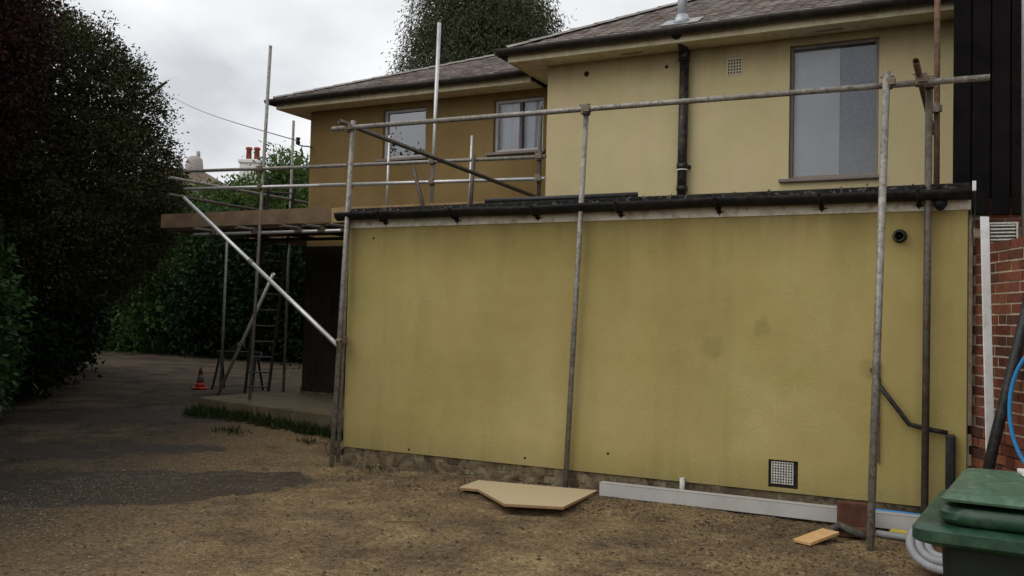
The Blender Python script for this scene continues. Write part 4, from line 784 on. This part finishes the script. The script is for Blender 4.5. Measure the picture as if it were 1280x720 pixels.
for px, Zc, ytop, wd_, lab in ((262, 40, 232, 1.7, 'green bush behind the left end of the guard rails'), (300, 41, 228, 1.4, 'green bush below the distant white chimney'), (345, 40, 198, 1.3, 'tall feathery green bush right of the white chimney'), (372, 41, 196, 1.7, 'green bush beside the house corner behind the rails'), (405, 42, 200, 1.7, 'green bush hidden behind the wing corner')):
    h = 1.5+(402-(640-px)*0.0244-ytop)/FPX*Zc; tree('garden_bush', lab, at(px, Zc), [lb(0, 0, h*0.62, wd_, wd_, h*0.38), lb(0.7, -0.6, h*0.45, wd_*0.9, wd_*0.9, h*0.35), lb(-0.8, -0.5, h*0.42, wd_*0.9, wd_*0.9, h*0.3)], 'bush_leaf', 800, 24, 0.26, 0.2, 0.09, r0=0.1, cat='bush', group='bushes beyond the scaffold', core=900, shell=0.2)
tree('reflected_tree', 'tree mirrored in the left wing window', (-10.3, -8.8), [(0, 0, 4.2, 2.2, 2.2, 2.2), (0.9, 0.5, 5.6, 0.6, 0.6, 1.1), (-1.1, 0.3, 5.1, 0.8, 0.8, 1.0)], 'shade_leaf', 500, 26, 0.2, 0.16, 0.08, core=700, zmin=1.5)
# conifer behind the house: tiers of drooping sprays
def conifer(name, label, base, H, rmax, n_br):
    z0 = gz(*base); t = empty(name, (*base, z0)); tag(t, label, 'tree'); PP, DD = [], []
    lim = MB()
    for k in range(n_br):
        h = H*(0.26+0.36*(k+rng.uniform())/(n_br*0.8)) if k < n_br*0.8 else H*(0.62+0.36*(k-n_br*0.8)/(n_br*0.2)); fr = 1-h/H; R_ = rmax*(0.16+0.95*min(1, fr*1.7)**0.8)*rng.uniform(0.8, 1.1); az = k*2.39996+rng.normal(0, 0.2); dh = np.array([math.cos(az), math.sin(az), 0]); ns = 15
        for j in range(ns):
            u = (j+rng.uniform(0.2, 0.8))/ns; pos = np.array([base[0], base[1], z0+h])+dh*R_*u+np.array([0, 0, 0.5*R_*u-0.62*R_*u*u]); side = np.array([-dh[1], dh[0], 0]); m_ = int(20+30*u)
            wv = R_*0.24*(0.45+u*0.5); pts_ = pos+side*rng.normal(0, 1, (m_, 1))*wv+rng.normal(0, 0.06, (m_, 3))+np.array([0, 0, -1])*np.abs(rng.normal(0, 0.26, (m_, 1)))*u
            PP.append(pts_); DD.append(np.tile(dh*0.6+np.array([0, 0, -0.75]), (m_, 1)))
        if k % 3 == 0: p0 = Vector((base[0], base[1], z0+h)); lim.path([p0, p0+Vector(dh)*R_*0.5+Vector((0, 0, 0.12*R_)), p0+Vector(dh)*R_*0.9], [0.05, 0.03, 0.01], 5)
    P_ = np.concatenate(PP); D = np.concatenate(DD); link('crown', poly_mesh('crown', leaves(P_, D, 0.11, 0.03, 0.45, 0.1), None, 'conifer_leaf'), t)
    lim.path([(*base, z0-0.05), (base[0], base[1], z0+H*0.5), (base[0], base[1], z0+H*0.97)], [0.4, 0.22, 0.03], 10); lim.build('trunk', 'bark', t, True); return t
conifer('conifer_tree', 'tall drooping conifer rising behind the house roof', at(598, 25), 16.5, 2.45, 500)

# weeds along the slab edge, tufts and straw
V = []
def tuft(x, y, z, n, h, sp, lean=0.5):
    P_ = np.array([x, y, z])+rng.normal(0, 1, (n, 3))*np.array([sp, sp, 0]); D = np.tile([0, 0, 1.0], (n, 1)); return leaves(P_, D, h, h*0.13+0.004, lean)
for k in range(420):
    u = rng.uniform(); x = -4.3+u*3.6; y = 2.2-(x+3.79)*0.21-abs(rng.normal(0.02, 0.1)); V.append(tuft(x, y, gz(x, y), 12, rng.uniform(0.05, 0.17), 0.05, 0.7))
for x, y, n_ in ((-2.6, 1.15, 60), (-2.4, 1.1, 40), (-1.2, 1.0, 40), (0.6, -0.1, 12), (-0.5, 0.7, 30)): V.append(tuft(x, y, gz(x, y), n_, 0.09, 0.09))
tag(stuff(link('weeds', poly_mesh('weeds', np.concatenate(V), None, 'grass_leaf'))), 'low green weeds growing along the concrete slab edge', 'weeds')
P_ = np.array([-5.25, 6.55, 0.8])+rng.normal(0, 1, (900, 3))*np.array([0.45, 0.3, 0.16]); br = empty('branch_pile', (-5.25, 6.55, 0.74)); tag(br, 'heap of cut leafy branches lying over the sawhorse', 'branches')
link('foliage', poly_mesh('branch_leaves', leaves(P_, rng.normal(0, 1, P_.shape), 0.11, 0.04, 0.8, 0.2), None, 'shade_leaf'), br); b = MB()
for k in range(10): a = random.uniform(0, 6.28); c_ = Vector((-5.25+random.gauss(0, 0.15), 6.55+random.gauss(0, 0.1), 0.75+0.02*k)); dd = Vector((math.cos(a), math.sin(a), random.uniform(-0.15, 0.2)))*0.5; b.path([c_-dd, c_+dd], [0.015, 0.006], 5)
b.build('sticks', 'bark', br)

# gravel and litter on the ground: uncountable
def pebbles(n, xr, yr, s0, s1, name, mat, label):
    x = rng.uniform(*xr, n); y = rng.uniform(*yr, n); ok = ~((y > -0.02) & (x > 0) & (x < 6)); x, y = x[ok], y[ok]; n = len(x); s = s0*(s1/s0)**(rng.uniform(0, 1, n)**2.5); z = gh(x, y)+s*0.25
    oc = np.array([(1, 0, 0), (0, 1, 0), (-1, 0, 0), (0, -1, 0), (0, 0, 0.6), (0, 0, -0.6)], float); a = rng.uniform(0, 6.28, n); ca, sa = np.cos(a), np.sin(a)
    V = oc[None]*rng.uniform(0.6, 1.25, (n, 6, 1))*s[:, None, None]; Vx = V[..., 0]*ca[:, None]-V[..., 1]*sa[:, None]; Vy = V[..., 0]*sa[:, None]+V[..., 1]*ca[:, None]; V = np.stack([Vx+x[:, None], Vy+y[:, None], V[..., 2]+z[:, None]], -1)
    F = np.array([(0, 1, 4), (1, 2, 4), (2, 3, 4), (3, 0, 4)]); q = (F[None]+(np.arange(n)*6)[:, None, None]).reshape(-1, 3)
    me = bpy.data.meshes.new(name); me.vertices.add(n*6); me.vertices.foreach_set('co', V.astype(np.float32).ravel()); me.loops.add(q.size); me.loops.foreach_set('vertex_index', q.ravel().astype(np.int32)); me.polygons.add(len(q)); me.polygons.foreach_set('loop_start', (np.arange(len(q))*3).astype(np.int32)); me.materials.append(MATS[mat]); me.update(calc_edges=True)
    tag(stuff(link(name, me)), label, 'gravel')
m, N, L = new_mat('pebble'); rv = randval(N, L); r = ramp(N, [(0, (0.05, 0.04, 0.03)), (0.45, (0.13, 0.1, 0.065)), (0.9, (0.22, 0.17, 0.11)), (0.985, (0.27, 0.23, 0.17)), (1, (0.42, 0.39, 0.33))]); L.new(rv, r.inputs[0]); finish(m, N, L, r.outputs[0], 0.9)
m, N, L = new_mat('clod'); rv = randval(N, L); r = ramp(N, [(0, (0.035, 0.025, 0.018)), (0.6, (0.1, 0.07, 0.04)), (1, (0.17, 0.11, 0.06))]); L.new(rv, r.inputs[0]); finish(m, N, L, r.outputs[0], 0.95)
pebbles(90000, (-1.5, 6.6), (-4.6, 0.05), 0.0025, 0.0085, 'gravel', 'pebble', 'fine gravel trodden into the earth of the yard')
pebbles(22000, (-8, -0.5), (-4, 4), 0.003, 0.009, 'gravel', 'pebble', 'fine gravel scattered over the worn drive')
pebbles(2600, (-1.0, 6.0), (-4.4, -0.1), 0.007, 0.02, 'loose_stones', 'clod', 'loose brown stones lying about the yard')
pebbles(5000, (0.1, 5.7), (-0.75, 0.02), 0.004, 0.018, 'soil_crumbs', 'clod', 'loose soil crumbs along the foot of the extension wall')
pebbles(2500, (3.4, 5.6), (-1.9, -0.6), 0.004, 0.016, 'soil_crumbs', 'clod', 'loose soil crumbs in the yard before the white fascia box')
n = 500; x = rng.uniform(-0.5, 5.6, n); y = rng.uniform(-3.2, -0.2, n); P_ = np.stack([x, y, gh(x, y)+0.006], 1); D = np.stack([np.cos(x*97), np.sin(x*97), 0*x], 1)
tag(stuff(link('straw_litter', poly_mesh('straw', np.concatenate([leaves(P_, D, 0.045, 0.006, 0.15), leaves(np.stack([x[::2]*1.01, y[::2]*1.03, gh(x[::2]*1.01, y[::2]*1.03)+0.007], 1), D[::2], 0.035, 0.02, 0.25)]), None, 'straw_leaf'))), 'dry straw and leaf litter strewn over the yard', 'litter')
b = MB(); b.path([(1.75, -1.95, 0.018), (1.95, -1.86, 0.02), (2.12, -1.75, 0.018)], 0.005, 5); tag(b.build('stick', 'straw_leaf'), 'pale dry stick lying on the yard before the chipboard', 'stick')

# ---------------------------------------------------------------- distant houses
dh = empty('distant_house', (-44, 45.2, 0)); tag(dh, 'distant house of which the white chimney shows above the bushes', 'building')
MB().box(-49, -39, 45.5, 53, 0, 9.0).build('wall', 'white_wall', dh); MB().add([(-49.4, 45.1, 9), (-38.6, 45.1, 9), (-38.6, 53.4, 9), (-49.4, 53.4, 9), (-47, 49.2, 12.0), (-41, 49.2, 12.0)], [(0, 1, 5, 4), (1, 2, 5), (2, 3, 4, 5), (3, 0, 4), (0, 3, 2, 1)]).build('roof', 'far_roof', dh)
def cpos(px, py, Zc): v = fw*FPX+rt*(px-640)+up*(360-py); return CAM+v*(Zc/v.dot(fw))
c_ = cpos(313.5, 205, 62); ch = MB().obox((c_.x, c_.y, c_.z/2+0.1), rt0*0.62, fw0*0.45, (0, 0, c_.z/2)).build('chimney', 'white_wall', dh)
MB().obox((c_.x, c_.y, c_.z+0.12), rt0*0.72, fw0*0.55, (0, 0, 0.13)).build('chimney_cap', 'white_wall', ch, bevel=0.05)
for s, px in ((0, 311), (1, 321)):
    q_ = cpos(px, 198, 62); MB().path([(q_.x, q_.y, c_.z+0.25), (q_.x, q_.y, c_.z+0.95), (q_.x, q_.y, c_.z+0.97), (q_.x, q_.y, c_.z+1.12)], [0.2, 0.17, 0.24, 0.2], 12).build('chimney_pot', 'pot_red', ch, True)
d3 = empty('distant_roof_house', (*at(240, 50), 0)); tag(d3, 'distant house with brown roof beside the big evergreen', 'building')
o_ = Vector((*at(240, 50), 0)); hz = cpos(250, 238, 50).z; rz = cpos(240, 212, 50).z
MB().obox((o_.x, o_.y, hz/2), rt0*2.6, fw0*2.5, (0, 0, hz/2)).build('wall', 'far_stone', d3)
MB().add([o_+rt0*a+fw0*b_+Vector((0, 0, z)) for a, b_, z in ((-2.9, -2.8, hz), (2.5, -2.8, hz-0.15), (2.5, 2.8, hz-0.15), (-2.9, 2.8, hz), (-2.6, 0, rz+0.25), (0.3, 0, rz))], [(0, 1, 5, 4), (1, 2, 5), (2, 3, 4, 5), (3, 0, 4), (0, 3, 2, 1)]).build('roof', 'far_roof', d3)
q_ = cpos(243, 212, 50); MB().path([(q_.x, q_.y, hz), (q_.x, q_.y, q_.z+0.1), (q_.x, q_.y, q_.z+0.55), (q_.x, q_.y, q_.z+0.72)], [0.5, 0.48, 0.42, 0.25], 12).build('chimney', 'far_stone', d3, True); MB().path([(q_.x+0.15, q_.y+0.1, q_.z+0.6), (q_.x+0.15, q_.y+0.1, q_.z+1.0)], 0.1, 8).build('chimney_pot', 'far_stone', d3, True)
